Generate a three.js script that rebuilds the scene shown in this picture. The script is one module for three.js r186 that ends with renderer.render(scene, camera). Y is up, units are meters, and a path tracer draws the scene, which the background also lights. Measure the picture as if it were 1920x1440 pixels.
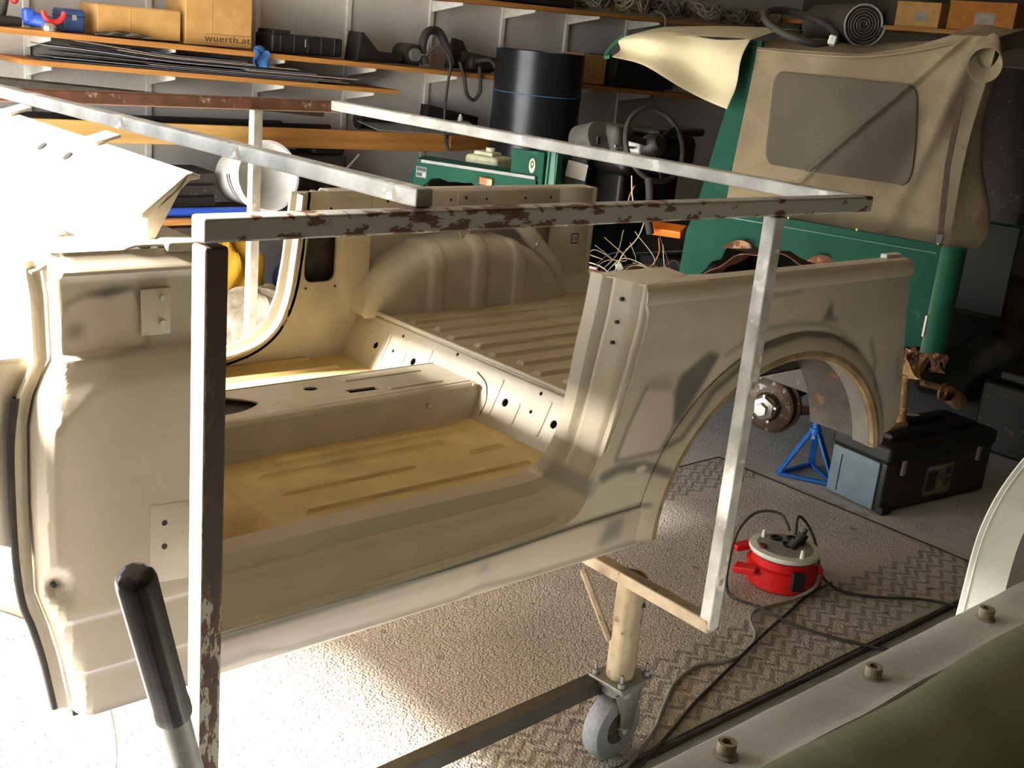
import * as THREE from 'three';
import { mergeGeometries, mergeVertices, toCreasedNormals } from 'three/addons/utils/BufferGeometryUtils.js';
import { RoundedBoxGeometry } from 'three/addons/geometries/RoundedBoxGeometry.js';

// ---------------------------------------------------------------- camera, sky, sun, exposure
const scene = new THREE.Scene();
const RAD = Math.PI / 180;
const camera = new THREE.PerspectiveCamera(2 * Math.atan(720 / 2141) / RAD, 4 / 3, 0.05, 200);
camera.position.set(-0.56, 1.6, 1.511);
camera.rotation.order = 'YXZ';
camera.rotation.set(-16.974 * RAD, -42.351 * RAD, 5.641 * RAD);

const renderer = new THREE.WebGLRenderer({ antialias: true });
renderer.toneMapping = THREE.LinearToneMapping;
renderer.toneMappingExposure = 0.52;
renderer.shadowMap.enabled = true;

// pale, slightly hazy daylight outside the open garage door
scene.background = new THREE.Color(0.86, 0.93, 1.0);
scene.backgroundIntensity = 18;
// the sun comes in low over the door sill side, from beyond the nose of the shell
const sun = new THREE.DirectionalLight(0xfffaf2, 230);
sun.position.set(-8.0, 6.3, -3.6);
sun.target.position.set(0, 0, 0);
sun.castShadow = true;
sun.shadow.radius = 26;        // hazy sun
sun.shadow.mapSize.set(2048, 2048);
Object.assign(sun.shadow.camera, { left: -9, right: 9, top: 9, bottom: -9, near: 0.5, far: 30 });
scene.add(sun); scene.add(sun.target);

// ---------------------------------------------------------------- helpers
function rng(seed) { let s = seed >>> 0; return () => { s = (s + 0x6D2B79F5) | 0; let t = Math.imul(s ^ (s >>> 15), 1 | s); t = (t + Math.imul(t ^ (t >>> 7), 61 | t)) ^ t; return ((t ^ (t >>> 14)) >>> 0) / 4294967296; }; }
const V3 = (x, y, z) => new THREE.Vector3(x, y, z);
const clamp = (x, a = 0, b = 1) => Math.min(b, Math.max(a, x));
const sst = (a, b, x) => { const t = clamp((x - a) / (b - a)); return t * t * (3 - 2 * t); };
const lerp = (a, b, t) => a + (b - a) * t;
function pw(xs, x) {                       // piecewise linear through [[x, y], ...]
  if (x <= xs[0][0]) return xs[0][1];
  for (let i = 1; i < xs.length; i++) if (x <= xs[i][0]) return lerp(xs[i - 1][1], xs[i][1], (x - xs[i - 1][0]) / (xs[i][0] - xs[i - 1][0]));
  return xs[xs.length - 1][1];
}

// tileable value noise
function lattice(n, q, seed) { const r = rng(seed), a = new Float32Array(n * q); for (let i = 0; i < n * q; i++) a[i] = r(); return (x, y) => {
  const i = Math.floor(x) % n, j = Math.floor(y) % q, fx = x - Math.floor(x), fy = y - Math.floor(y), u = fx * fx * (3 - 2 * fx), v = fy * fy * (3 - 2 * fy), i1 = (i + 1) % n, j1 = (j + 1) % q;
  return lerp(lerp(a[j * n + i], a[j * n + i1], u), lerp(a[j1 * n + i], a[j1 * n + i1], u), v); }; }
function fbmField(size, base, oct, seed, sx = 1, sy = 1) {   // Float32Array in 0..1
  const f = new Float32Array(size * size); let amp = 1, tot = 0;
  for (let o = 0; o < oct; o++) {
    const n = base << o, L = lattice(n * sx, n * sy, seed + o * 17);
    for (let y = 0; y < size; y++) for (let x = 0; x < size; x++) f[y * size + x] += amp * L(x / size * n * sx, y / size * n * sy);
    tot += amp; amp *= 0.55;
  }
  let lo = 1e9, hi = -1e9; for (let i = 0; i < f.length; i++) { f[i] /= tot; lo = Math.min(lo, f[i]); hi = Math.max(hi, f[i]); }
  for (let i = 0; i < f.length; i++) f[i] = (f[i] - lo) / (hi - lo);
  return f;
}
function dataTex(size, fn, srgb = true) {
  const d = new Uint8Array(size * size * 4);
  for (let i = 0; i < size * size; i++) { const c = fn(i); d[i * 4] = c[0]; d[i * 4 + 1] = c[1]; d[i * 4 + 2] = c[2]; d[i * 4 + 3] = 255; }
  const t = new THREE.DataTexture(d, size, size); t.wrapS = t.wrapT = THREE.RepeatWrapping; t.magFilter = THREE.LinearFilter; t.minFilter = THREE.LinearMipmapLinearFilter; t.generateMipmaps = true;
  if (srgb) t.colorSpace = THREE.SRGBColorSpace; t.needsUpdate = true; return t;
}
const hex = (h) => [parseInt(h.slice(1, 3), 16), parseInt(h.slice(3, 5), 16), parseInt(h.slice(5, 7), 16)];
const mix3 = (a, b, t) => [lerp(a[0], b[0], t), lerp(a[1], b[1], t), lerp(a[2], b[2], t)];
// shared noise fields
const NF = { coarse: fbmField(256, 3, 4, 11), mid: fbmField(256, 8, 4, 23), fine: fbmField(256, 40, 2, 37), streak: fbmField(256, 2, 5, 51, 1, 12), blot: fbmField(256, 5, 5, 71) };
const noiseMaps = {};
function bumpTex(k) { return noiseMaps[k] ??= dataTex(256, (i) => { const v = NF[k][i] * 255; return [v, v, v]; }, false); }
// procedural material: base colour, mottled towards a second colour, with patches of further colours where a noise field passes a threshold
function mat(o) {
  const { a, b = a, field = 'mid', amt = 1, size = 0.5, patches = [], rough = 0.7, metal = 0, bump = 0, bumpField = 'fine', bumpSize = size, grain = 5, ...rest } = o;
  const A = hex(a), B = hex(b), r = rng(a.charCodeAt(1) * 71 + a.charCodeAt(3) * 13 + Math.round(size * 1000));
  const m = new THREE.MeshPhysicalMaterial({ roughness: rough, metalness: metal, ...rest });
  if (o.plain) { m.color.set(a); return m; }
  m.map = dataTex(256, (i) => {
    let c = mix3(A, B, clamp((NF[field][i] - 0.5) * 1.6 * amt + 0.5));
    for (const [h, f, th, soft = 0.04] of patches) c = mix3(c, hex(h), sst(th, th + soft, NF[f][i] * 0.8 + NF.fine[i] * 0.2));
    const g = (r() - 0.5) * 2 * grain; return [clamp(c[0] + g, 0, 255), clamp(c[1] + g, 0, 255), clamp(c[2] + g, 0, 255)];
  });
  m.map.repeat.set(1 / size, 1 / size);
  if (bump) { m.bumpMap = bumpTex(bumpField).clone(); m.bumpMap.repeat.set(1 / bumpSize, 1 / bumpSize); m.bumpMap.needsUpdate = true; m.bumpScale = bump; }
  return m;
}
// ------- geometry
function uvBox(g) {                        // uv in metres from the dominant direction of each face
  g = g.index ? g.toNonIndexed() : g; const p = g.attributes.position, uv = new Float32Array(p.count * 2), a = V3(), b = V3(), c = V3();
  for (let i = 0; i < p.count; i += 3) {
    a.fromBufferAttribute(p, i); b.fromBufferAttribute(p, i + 1).sub(a); c.fromBufferAttribute(p, i + 2).sub(a); b.cross(c);
    const x = Math.abs(b.x), y = Math.abs(b.y), z = Math.abs(b.z);
    for (let k = i; k < i + 3; k++) { const X = p.getX(k), Y = p.getY(k), Z = p.getZ(k);
      if (y >= x && y >= z) { uv[2 * k] = X; uv[2 * k + 1] = Z; } else if (x >= z) { uv[2 * k] = Z; uv[2 * k + 1] = Y; } else { uv[2 * k] = X; uv[2 * k + 1] = Y; } }
  }
  g.setAttribute('uv', new THREE.BufferAttribute(uv, 2)); return g;
}
const clean = (g) => { g = g.index ? g.toNonIndexed() : g; for (const k of Object.keys(g.attributes)) if (!['position', 'normal', 'uv'].includes(k)) g.deleteAttribute(k); if (!g.attributes.uv) g.setAttribute('uv', new THREE.BufferAttribute(new Float32Array(g.attributes.position.count * 2), 2)); return g; };
const merge = (...gs) => mergeGeometries(gs.flat(3).map(clean), false);
const taken = {};
function numbered(n) { if (!(n in taken)) { taken[n] = 0; return n; } taken[n]++; return n + '_' + String(taken[n]).padStart(3, '0'); }
function part(name, geo, material, parent, label, keepUV = false) {
  geo = Array.isArray(geo) ? merge(geo) : clean(geo); if (!keepUV) geo = uvBox(geo);
  const m = new THREE.Mesh(geo, material); m.name = name; m.castShadow = m.receiveShadow = true;
  if (label) m.userData.label = label; parent.add(m); return m;
}
function thing(name, label, category, { at = [0, 0, 0], turn = 0, group } = {}) {
  const o = new THREE.Group(); o.name = numbered(name); o.position.set(...at); o.rotation.y = turn; o.userData = { label, category };
  if (group) o.userData.group = group; scene.add(o); return o;
}
function single(name, geo, material, label, category, opt = {}) {
  const m = part(numbered(name), geo, material, scene, label, opt.keepUV); m.userData.category = category; if (opt.group) m.userData.group = opt.group; if (opt.kind) m.userData.kind = opt.kind;
  if (opt.at) m.position.set(...opt.at); if (opt.turn) m.rotation.y = opt.turn; return m;
}
function struct(name, geo, material, label, keepUV) { const m = part(numbered(name), geo, material, scene, label, keepUV); m.userData.kind = 'structure'; m.userData.category = name.split('_')[0]; return m; }
const bx = (w, h, d, x = 0, y = 0, z = 0, r = 0.004, rot) => { const g = r > 0 ? new RoundedBoxGeometry(w, h, d, 1, Math.min(r, w / 2.1, h / 2.1, d / 2.1)) : new THREE.BoxGeometry(w, h, d); if (rot) g.applyMatrix4(new THREE.Matrix4().makeRotationFromEuler(new THREE.Euler(...rot))); g.translate(x, y, z); return g; };
const bx2 = (x0, x1, y0, y1, z0, z1, r = 0.004) => bx(x1 - x0, y1 - y0, z1 - z0, (x0 + x1) / 2, (y0 + y1) / 2, (z0 + z1) / 2, r);
function alongAxis(g, a, b, up = V3(0, 1, 0)) {  // geometry built along +Z, centred: length axis placed from a to b
  const z = b.clone().sub(a).normalize(); let x = up.clone().cross(z); if (x.length() < 1e-4) x = V3(1, 0, 0).cross(z); x.normalize(); const y = z.clone().cross(x);
  g.applyMatrix4(new THREE.Matrix4().makeBasis(x, y, z).setPosition(a.clone().add(b).multiplyScalar(0.5))); return g;
}
const bar = (a, b, w, h = w, r = 0.004, up) => { a = V3(...a); b = V3(...b); return alongAxis(bx(w, h, a.distanceTo(b), 0, 0, 0, r), a, b, up); };
const rod = (a, b, r1, r2 = r1, seg = 16) => { a = V3(...a); b = V3(...b); const g = new THREE.CylinderGeometry(r2, r1, a.distanceTo(b), seg); g.rotateX(Math.PI / 2); return alongAxis(g, a, b); };
const tube = (pts, r, seg = 48, rs = 8, closed = false) => new THREE.TubeGeometry(new THREE.CatmullRomCurve3(pts.map((p) => V3(...p)), closed), seg, r, rs, closed);
const lathe = (pts, seg = 32, x = 0, y = 0, z = 0) => { const g = toCreasedNormals(new THREE.LatheGeometry(pts.map((p) => new THREE.Vector2(...p)), seg), 0.7); g.translate(x, y, z); return g; };
const shp = (pts) => new THREE.Shape(pts.map((p) => new THREE.Vector2(...p)));
function circ(x, y, r, ry = r, n = 20) { const p = new THREE.Path(); p.absellipse(x, y, r, ry, 0, Math.PI * 2, false); return p; }
function ext(shape, depth, bev = 0, z = 0, cs = 12) { const g = new THREE.ExtrudeGeometry(shape, { depth: Math.max(depth - 2 * bev, 1e-4), bevelEnabled: bev > 0, bevelThickness: bev, bevelSize: bev, bevelOffset: -bev, bevelSegments: 2, curveSegments: cs }); g.translate(0, 0, z + bev); return bev ? toCreasedNormals(g, 0.6) : g; }
// thick sheet from a parametric surface; th is the thickness behind the face (towards -normal)
function sheet(P, nu, nv, th = 0.003, crease = 0.7) {
  const pos = [], idx = [], pt = (i, j) => V3(...P(i / nu, j / nv)), N = (nu + 1) * (nv + 1), nrm = [];
  for (let j = 0; j <= nv; j++) for (let i = 0; i <= nu; i++) pos.push(pt(i, j));
  const at = (i, j) => pos[j * (nu + 1) + i];
  for (let j = 0; j <= nv; j++) for (let i = 0; i <= nu; i++) {
    const du = at(Math.min(i + 1, nu), j).clone().sub(at(Math.max(i - 1, 0), j)), dv = at(i, Math.min(j + 1, nv)).clone().sub(at(i, Math.max(j - 1, 0))); nrm.push(du.cross(dv).normalize());
  }
  for (let k = 0; k < N; k++) pos.push(pos[k].clone().addScaledVector(nrm[k], -th));
  const w = nu + 1;
  for (let j = 0; j < nv; j++) for (let i = 0; i < nu; i++) { const a = j * w + i, b = a + 1, c = a + w, d = c + 1; idx.push(a, b, d, a, d, c); idx.push(N + a, N + d, N + b, N + a, N + c, N + d); }
  for (let i = 0; i < nu; i++) { let a = i, b = i + 1; idx.push(a, N + b, b, a, N + a, N + b); a = nv * w + i; b = a + 1; idx.push(a, b, N + b, a, N + b, N + a); }
  for (let j = 0; j < nv; j++) { let a = j * w, b = a + w; idx.push(a, b, N + b, a, N + b, N + a); a = j * w + nu; b = a + w; idx.push(a, N + b, b, a, N + a, N + b); }
  const g = new THREE.BufferGeometry(); g.setAttribute('position', new THREE.Float32BufferAttribute(pos.flatMap((p) => [p.x, p.y, p.z]), 3)); g.setIndex(idx); g.computeVertexNormals();
  return crease ? toCreasedNormals(g, crease) : g;
}
// sweep of an open profile [[n, z], ...] along a path in the XY plane; n is measured to the left-hand normal of the path
function sweepXY(path, prof, { th = 0.003, scaleN = () => 1, z = 0, flip = 1 } = {}) {
  const c = new THREE.CatmullRomCurve3(path.map((p) => V3(p[0], p[1], 0)), false, 'centripetal'); const nv = prof.length - 1;
  return (nu) => sheet((u, v) => { const p = c.getPointAt(u), t = c.getTangentAt(u), k = Math.round(v * nv), [n, zz] = prof[k], s = scaleN(u, p); return [p.x - t.y * n * s, p.y + t.x * n * s, z + zz * flip]; }, nu, nv, th, 0.5);
}
const place = (g, m) => { g.applyMatrix4(m); return g; };
const rot = (g, x = 0, y = 0, z = 0) => { g.rotateX(x); g.rotateY(y); g.rotateZ(z); return g; };
const tr = (g, x, y, z) => { g.translate(x, y, z); return g; };
function canvasTex(w, h, draw) { const c = document.createElement('canvas'); c.width = w; c.height = h; const x = c.getContext('2d'); draw(x, w, h); const t = new THREE.CanvasTexture(c); t.colorSpace = THREE.SRGBColorSpace; return t; }
const plainMat = (color, rough = 0.6, rest = {}) => new THREE.MeshPhysicalMaterial({ color, roughness: rough, ...rest });

// ---------------------------------------------------------------- materials
const M = {
  paint: mat({ a: '#c8bda8', b: '#bbb09a', size: 0.6, rough: 0.42, patches: [['#b0a48e', 'fine', 0.85]], grain: 3 }),  // lightened from the outer skin tone to carry the brighter interior light
  floorPrimer: mat({ a: '#cdb375', b: '#b59d68', field: 'blot', size: 0.55, rough: 0.55, patches: [['#b8a47c', 'coarse', 0.72, 0.2]], grain: 7 }),
  greyPaintRust: mat({ a: '#97948d', b: '#8a867e', size: 0.22, rough: 0.6, patches: [['#5c3a25', 'blot', 0.62, 0.03], ['#40291c', 'blot', 0.72, 0.05]], bump: 0.0006, bumpField: 'blot', bumpSize: 0.22 }),
  whiteSteel: mat({ a: '#b9b6ae', b: '#918e87', field: 'mid', size: 0.42, rough: 0.5, patches: [['#d0cdc4', 'blot', 0.6, 0.12], ['#857a6a', 'mid', 0.78, 0.06]] }),
  rustBar: mat({ a: '#7a5038', b: '#5e3d2b', field: 'blot', size: 0.3, rough: 0.8, patches: [['#a08c78', 'mid', 0.7, 0.12]] }),
  darkSteel: mat({ a: '#4a4742', b: '#3c3833', size: 0.2, rough: 0.55, metal: 0.4, patches: [['#6b4a36', 'blot', 0.72, 0.1]] }),
  tanTube: mat({ a: '#a3937a', b: '#8d7d62', field: 'mid', size: 0.25, rough: 0.7, patches: [['#6d5637', 'blot', 0.75, 0.08]] }),
  concrete: mat({ a: '#b3b2b0', b: '#9c9b99', field: 'coarse', size: 1.4, rough: 0.85, patches: [['#83817d', 'blot', 0.75, 0.15]], bump: 0.002, bumpSize: 0.3 }),
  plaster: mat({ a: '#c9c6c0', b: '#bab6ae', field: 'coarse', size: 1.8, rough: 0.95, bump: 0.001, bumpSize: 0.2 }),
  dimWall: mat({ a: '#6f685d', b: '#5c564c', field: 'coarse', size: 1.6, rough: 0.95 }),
  wood: mat({ a: '#b07a38', b: '#96642b', field: 'streak', size: 0.6, rough: 0.7 }),
  woodPale: mat({ a: '#c39a5c', b: '#b08848', field: 'streak', size: 0.6, rough: 0.7 }),
  bracket: mat({ a: '#d8d6cf', b: '#c8c5bc', size: 0.3, rough: 0.6 }),
  card: mat({ a: '#b98f56', b: '#ac834b', size: 0.4, rough: 0.9 }),
  green: mat({ a: '#154034', b: '#1c4838', field: 'coarse', size: 0.8, rough: 0.85, specularIntensity: 0.4, patches: [['#35594b', 'blot', 0.7, 0.2]], grain: 4 }),
  greenDark: mat({ a: '#17503a', b: '#1d5a42', size: 0.6, rough: 0.35 }),
  rust: mat({ a: '#7b5236', b: '#5a3a26', field: 'blot', size: 0.25, rough: 0.9, patches: [['#a8744a', 'mid', 0.65, 0.1], ['#8f8067', 'blot', 0.72, 0.1]], bump: 0.002, bumpField: 'blot' }),
  canvas: mat({ a: '#81745a', b: '#6d614a', field: 'coarse', size: 0.7, rough: 0.95, patches: [['#6c5e46', 'blot', 0.72, 0.2]], bump: 0.0008, bumpSize: 0.08 }),
  canvasLight: mat({ a: '#c2b798', b: '#b5aa8b', field: 'coarse', size: 0.7, rough: 0.95 }),
  black: mat({ a: '#121110', b: '#191715', size: 0.3, rough: 0.6 }),
  blackPlastic: mat({ a: '#191715', b: '#211f1d', size: 0.3, rough: 0.4, patches: [['#3d3a35', 'mid', 0.78, 0.1]] }),
  rubber: mat({ a: '#2a2826', b: '#383531', size: 0.2, rough: 0.75 }),
  oily: mat({ a: '#211d18', b: '#2d2720', field: 'blot', size: 0.2, rough: 0.6, patches: [['#564737', 'mid', 0.72, 0.12]] }),
  greyMetal: mat({ a: '#8b8a88', b: '#767573', size: 0.2, rough: 0.45, metal: 0.5 }),
  zinc: plainMat('#d8d8d4', 0.25, { metalness: 0.9 }),
  white: mat({ a: '#dcdad4', b: '#d0cec7', size: 0.4, rough: 0.5 }),
  greyPlastic: mat({ a: '#8f8d8a', b: '#82807d', size: 0.3, rough: 0.55 }),
};
// ---------------------------------------------------------------- the garage
const DOORX = -1.0;
struct('floor', bx2(DOORX - 0.2, 7.4, -0.15, 0, -4.3, 4.2, 0), M.concrete, 'grey concrete garage floor');
struct('ground', bx2(-40, DOORX - 0.2, -0.2, -0.02, -40, 40, 0), mat({ a: '#a19c92', b: '#938e84', field: 'coarse', size: 2, rough: 0.9 }), 'pale paved yard outside the open garage door');
const wallBack = struct('wall_back', bx2(DOORX - 0.2, 7.4, 0, 2.9, -4.3, -4.1, 0), M.plaster, 'off-white plaster wall behind the shelves');
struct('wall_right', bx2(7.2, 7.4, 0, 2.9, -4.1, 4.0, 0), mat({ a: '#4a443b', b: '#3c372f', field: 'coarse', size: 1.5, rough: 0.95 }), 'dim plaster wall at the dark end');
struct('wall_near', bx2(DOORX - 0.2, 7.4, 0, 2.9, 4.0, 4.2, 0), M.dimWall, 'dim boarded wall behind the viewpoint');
struct('ceiling', bx2(DOORX - 0.2, 7.4, 2.9, 3.1, -4.3, 4.2, 0), mat({ a: '#958a79', b: '#857b6b', field: 'streak', size: 1.2, rough: 0.9 }), 'boarded garage ceiling');
// wall with the wide open garage door
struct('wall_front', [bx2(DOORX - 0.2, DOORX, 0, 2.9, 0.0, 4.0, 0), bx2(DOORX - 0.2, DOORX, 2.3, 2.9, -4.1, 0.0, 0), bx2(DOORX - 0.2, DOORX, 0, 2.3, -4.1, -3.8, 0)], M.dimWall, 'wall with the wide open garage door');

// carpet with woven zigzag bands along its long edges
{
  const X0 = -0.9, X1 = 3.11, Z0 = -1.2, Z1 = 0.045, W = 2048, H = 640, px = W / (X1 - X0), pz = H / (Z1 - Z0), R = rng(5);
  const tex = canvasTex(W, H, (c) => {
    c.fillStyle = '#aaa198'; c.fillRect(0, 0, W, H);
    c.lineJoin = 'miter';
    const zig = (z, w, al) => { c.strokeStyle = `rgba(62,56,54,${al})`; c.lineWidth = w * pz; c.beginPath(); for (let i = 0, x = 0; x <= W + 20; i++, x += (i % 2 ? 0.03 : 0.05) * px) { const y = (z - Z0) * pz + ((i % 2) ? 0.017 : -0.017) * pz + 0.006 * pz * Math.sin(x * 0.021 + z * 40); i ? c.lineTo(x, y) : c.moveTo(x, y); } c.stroke(); };
    for (let k = 0; k < 6; k++) { zig(0.005 - 0.043 * k, 0.014, 0.36); }
    for (let k = 0; k < 5; k++) zig(-1.165 + 0.043 * k, 0.013, 0.36);
    c.fillStyle = 'rgba(40,38,38,.9)'; c.fillRect(0, 0, W, 0.012 * pz); c.fillRect(W - 0.012 * px, 0, 0.012 * px, H);
    const im = c.getImageData(0, 0, W, H), d = im.data;
    for (let i = 0; i < W * H; i++) { const x = i % W, y = (i / W) | 0, n = (NF.coarse[((y >> 1) & 255) * 256 + ((x >> 2) & 255)] - 0.5) * 26 + (R() - 0.5) * 46; d[4 * i] += n; d[4 * i + 1] += n * 0.97; d[4 * i + 2] += n * 0.92; }
    c.putImageData(im, 0, 0);
    for (let k = 0; k < 70; k++) { c.fillStyle = `rgba(45,45,55,${0.1 + 0.25 * R()})`; c.beginPath(); c.ellipse(R() * W, R() * H, 2 + 7 * R(), 2 + 4 * R(), R() * 3, 0, 7); c.fill(); }
  });
  const nx = 120, nz = 40, R2 = rng(9);
  const g = sheet((u, v) => { const x = lerp(X1, X0, u), z = lerp(Z0, Z1, v); return [x, 0.009 + 0.0015 * Math.sin(x * 9 + z * 5) + 0.001 * R2(), z]; }, nx, nz, 0.0075, 0);
  const p = g.attributes.position, uv = new Float32Array(p.count * 2);
  for (let i = 0; i < p.count; i++) { uv[2 * i] = (p.getX(i) - X0) / (X1 - X0); uv[2 * i + 1] = 1 - (p.getZ(i) - Z0) / (Z1 - Z0); }
  g.setAttribute('uv', new THREE.BufferAttribute(uv, 2));
  const m = new THREE.MeshPhysicalMaterial({ map: tex, roughness: 1, sheen: 0.3, sheenRoughness: 0.8 });
  m.bumpMap = bumpTex('fine').clone(); m.bumpMap.repeat.set(22, 7); m.bumpMap.needsUpdate = true; m.bumpScale = 0.006;
  single('carpet', g.toNonIndexed(), m, 'worn grey-brown carpet with dark zigzag borders under the cream shell', 'carpet', { keepUV: true });
}
// ---------------------------------------------------------------- cream off-roader body shell (nose towards the door, -x; near side at z = 0)
const shell = thing('car_body_shell', 'cream-painted bare off-roader body shell held in the steel frame', 'car body');
// near side skin: sanded paint with filler patches in greige and dark feathered primer edges
const SX0 = -0.1, SX1 = 2.4, SY0 = 0.5, SY1 = 1.3;
const sideTex = canvasTex(2048, 656, (c, W, H) => {
  const k = W / (SX1 - SX0), X = (x) => (x - SX0) * k, Y = (y) => H - (y - SY0) * H / (SY1 - SY0);
  c.fillStyle = '#b5a994'; c.fillRect(0, 0, W, H);
  const poly = (pts, fill, blur, alpha = 1) => { c.save(); c.globalAlpha = alpha; c.filter = `blur(${blur}px)`; c.fillStyle = fill; c.beginPath(); pts.forEach((p, i) => i ? c.lineTo(X(p[0]), Y(p[1])) : c.moveTo(X(p[0]), Y(p[1]))); c.closePath(); c.fill(); c.restore(); };
  const line = (pts, col, w, blur, alpha = 1) => { c.save(); c.globalAlpha = alpha; c.filter = `blur(${blur}px)`; c.strokeStyle = col; c.lineWidth = w * k; c.lineCap = c.lineJoin = 'round'; c.beginPath(); pts.forEach((p, i) => i ? c.lineTo(X(p[0]), Y(p[1])) : c.moveTo(X(p[0]), Y(p[1]))); c.stroke(); c.restore(); };
  const grey = '#5d5a50', pink = '#bfae9c';
  // cowl
  const cp = [[-0.004, 1.19], [0.022, 1.201], [0.09, 1.207], [0.1, 1.156], [0.108, 1.128], [0.047, 1.119], [-0.001, 1.115]];
  line([...cp.slice(0, 3), [0.098, 1.18]], grey, 0.009, 4, 0.8); line(cp.slice(3), grey, 0.007, 4, 0.8); poly(cp, pink, 2);
  poly([[0.02, 1.205], [0.06, 1.212], [0.09, 1.209], [0.05, 1.2]], '#3f3d37', 3, 0.9); poly([[0.0, 1.162], [0.02, 1.165], [0.012, 1.145], [-0.005, 1.147]], '#4a473f', 6, 0.8);
  poly([[0.09, 1.285], [0.17, 1.285], [0.17, 1.262], [0.1, 1.262]], pink, 3, 0.8);
  // quarter
  poly([[1.293, 0.896], [1.303, 0.931], [1.392, 0.976], [1.431, 0.965], [1.403, 0.925], [1.325, 0.824], [1.304, 0.815]], grey, 5, 0.95);
  poly([[1.2, 0.94], [1.26, 0.94], [1.3, 0.9], [1.2, 0.89]], '#8d8471', 8, 0.7);
  const qp = [[1.2, 0.915], [1.294, 0.89], [1.304, 0.815], [1.268, 0.765], [1.135, 0.768], [1.161, 0.837]];
  line([...qp, qp[0]].slice(1, 7), grey, 0.013, 3, 0.85); poly(qp, pink, 4);
  line([[1.28, 0.77], [1.324, 0.79], [1.414, 0.885], [1.566, 0.966], [1.726, 0.985], [1.865, 0.966], [1.985, 0.915]], grey, 0.009, 3, 0.9);
  line([[1.45, 0.96], [1.564, 1.007], [1.697, 1.012], [1.821, 1.0], [1.938, 0.95], [2.0, 0.91]], grey, 0.006, 4, 0.8);
  line([[1.7, 0.992], [1.82, 0.988], [1.9, 0.965]], '#cfc6b5', 0.006, 3, 0.7);
  poly([[1.81, 1.01], [1.838, 1.06], [1.85, 1.02], [1.885, 1.0]], grey, 4, 0.8);
  poly([[2.129, 0.746], [2.124, 0.837], [2.196, 0.87], [2.229, 0.839], [2.244, 0.761], [2.185, 0.739]], '#a9a393', 8, 0.9);
  line([[2.049, 0.935], [2.093, 0.865], [2.09, 0.795]], grey, 0.012, 6, 0.75); line([[2.2, 0.87], [2.23, 0.8]], grey, 0.01, 6, 0.6);
  line([[1.55, 1.085], [1.7, 1.088]], '#6b675c', 0.006, 3, 0.7); line([[1.1, 0.733], [1.15, 0.745], [1.22, 0.738], [1.29, 0.715]], grey, 0.022, 4, 0.9); poly([[1.2, 0.737], [1.225, 0.74], [1.24, 0.728], [1.205, 0.718]], pink, 2);
  // rocker
  poly([[0.19, 0.612], [0.5, 0.613], [0.78, 0.618], [1.24, 0.64], [1.25, 0.57], [0.75, 0.555], [0.19, 0.56]], pink, 4);
  line([[0.19, 0.616], [0.42, 0.617], [0.65, 0.622], [0.82, 0.628], [0.93, 0.634], [1.25, 0.645]], grey, 0.008, 3, 0.95);
  line([[0.19, 0.566], [0.3, 0.572], [0.36, 0.558], [0.6, 0.552], [0.72, 0.553], [0.78, 0.565], [0.9, 0.556], [1.25, 0.556]], grey, 0.007, 4, 0.75);
  poly([[1.13, 0.63], [1.18, 0.63], [1.17, 0.585], [1.1, 0.57]], '#77736a', 7, 0.8); poly([[0.77, 0.6], [0.79, 0.62], [0.8, 0.6], [0.77, 0.59]], '#8b8578', 5, 0.6);
  line([[-0.02, 0.55], [0.2, 0.55]], '#6f6a5e', 0.006, 3, 0.6);
  // corner of the sill
  poly([[0.985, 0.735], [1.02, 0.757], [1.05, 0.74], [1.02, 0.712]], '#d4c3ad', 1.5); poly([[1.02, 0.715], [1.05, 0.745], [1.09, 0.725], [1.07, 0.69]], '#88847a', 5, 0.8);
  const im = c.getImageData(0, 0, W, H), d = im.data, R = rng(3);
  for (let i = 0; i < W * H; i++) { const x = i % W, y = (i / W) | 0, n = (NF.coarse[((y >> 1) & 255) * 256 + ((x >> 2) & 255)] - 0.5) * 12 + (NF.mid[(y & 255) * 256 + (x & 255)] - 0.5) * 6 + (R() - 0.5) * 5; d[4 * i] += n; d[4 * i + 1] += n; d[4 * i + 2] += n; }
  c.putImageData(im, 0, 0);
});
const sideMat = new THREE.MeshPhysicalMaterial({ map: sideTex, roughness: 0.42 });
const sideUV = (g) => { g = clean(g); const p = g.attributes.position, uv = g.attributes.uv; for (let i = 0; i < p.count; i++) uv.setXY(i, (p.getX(i) - SX0) / (SX1 - SX0), (p.getY(i) - SY0) / (SY1 - SY0)); return g; };
const skin = (name, g, label, parent = shell) => part(name, sideUV(Array.isArray(g) ? merge(g) : g), sideMat, parent, label, true);
const FARZ = -1.25;

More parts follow.
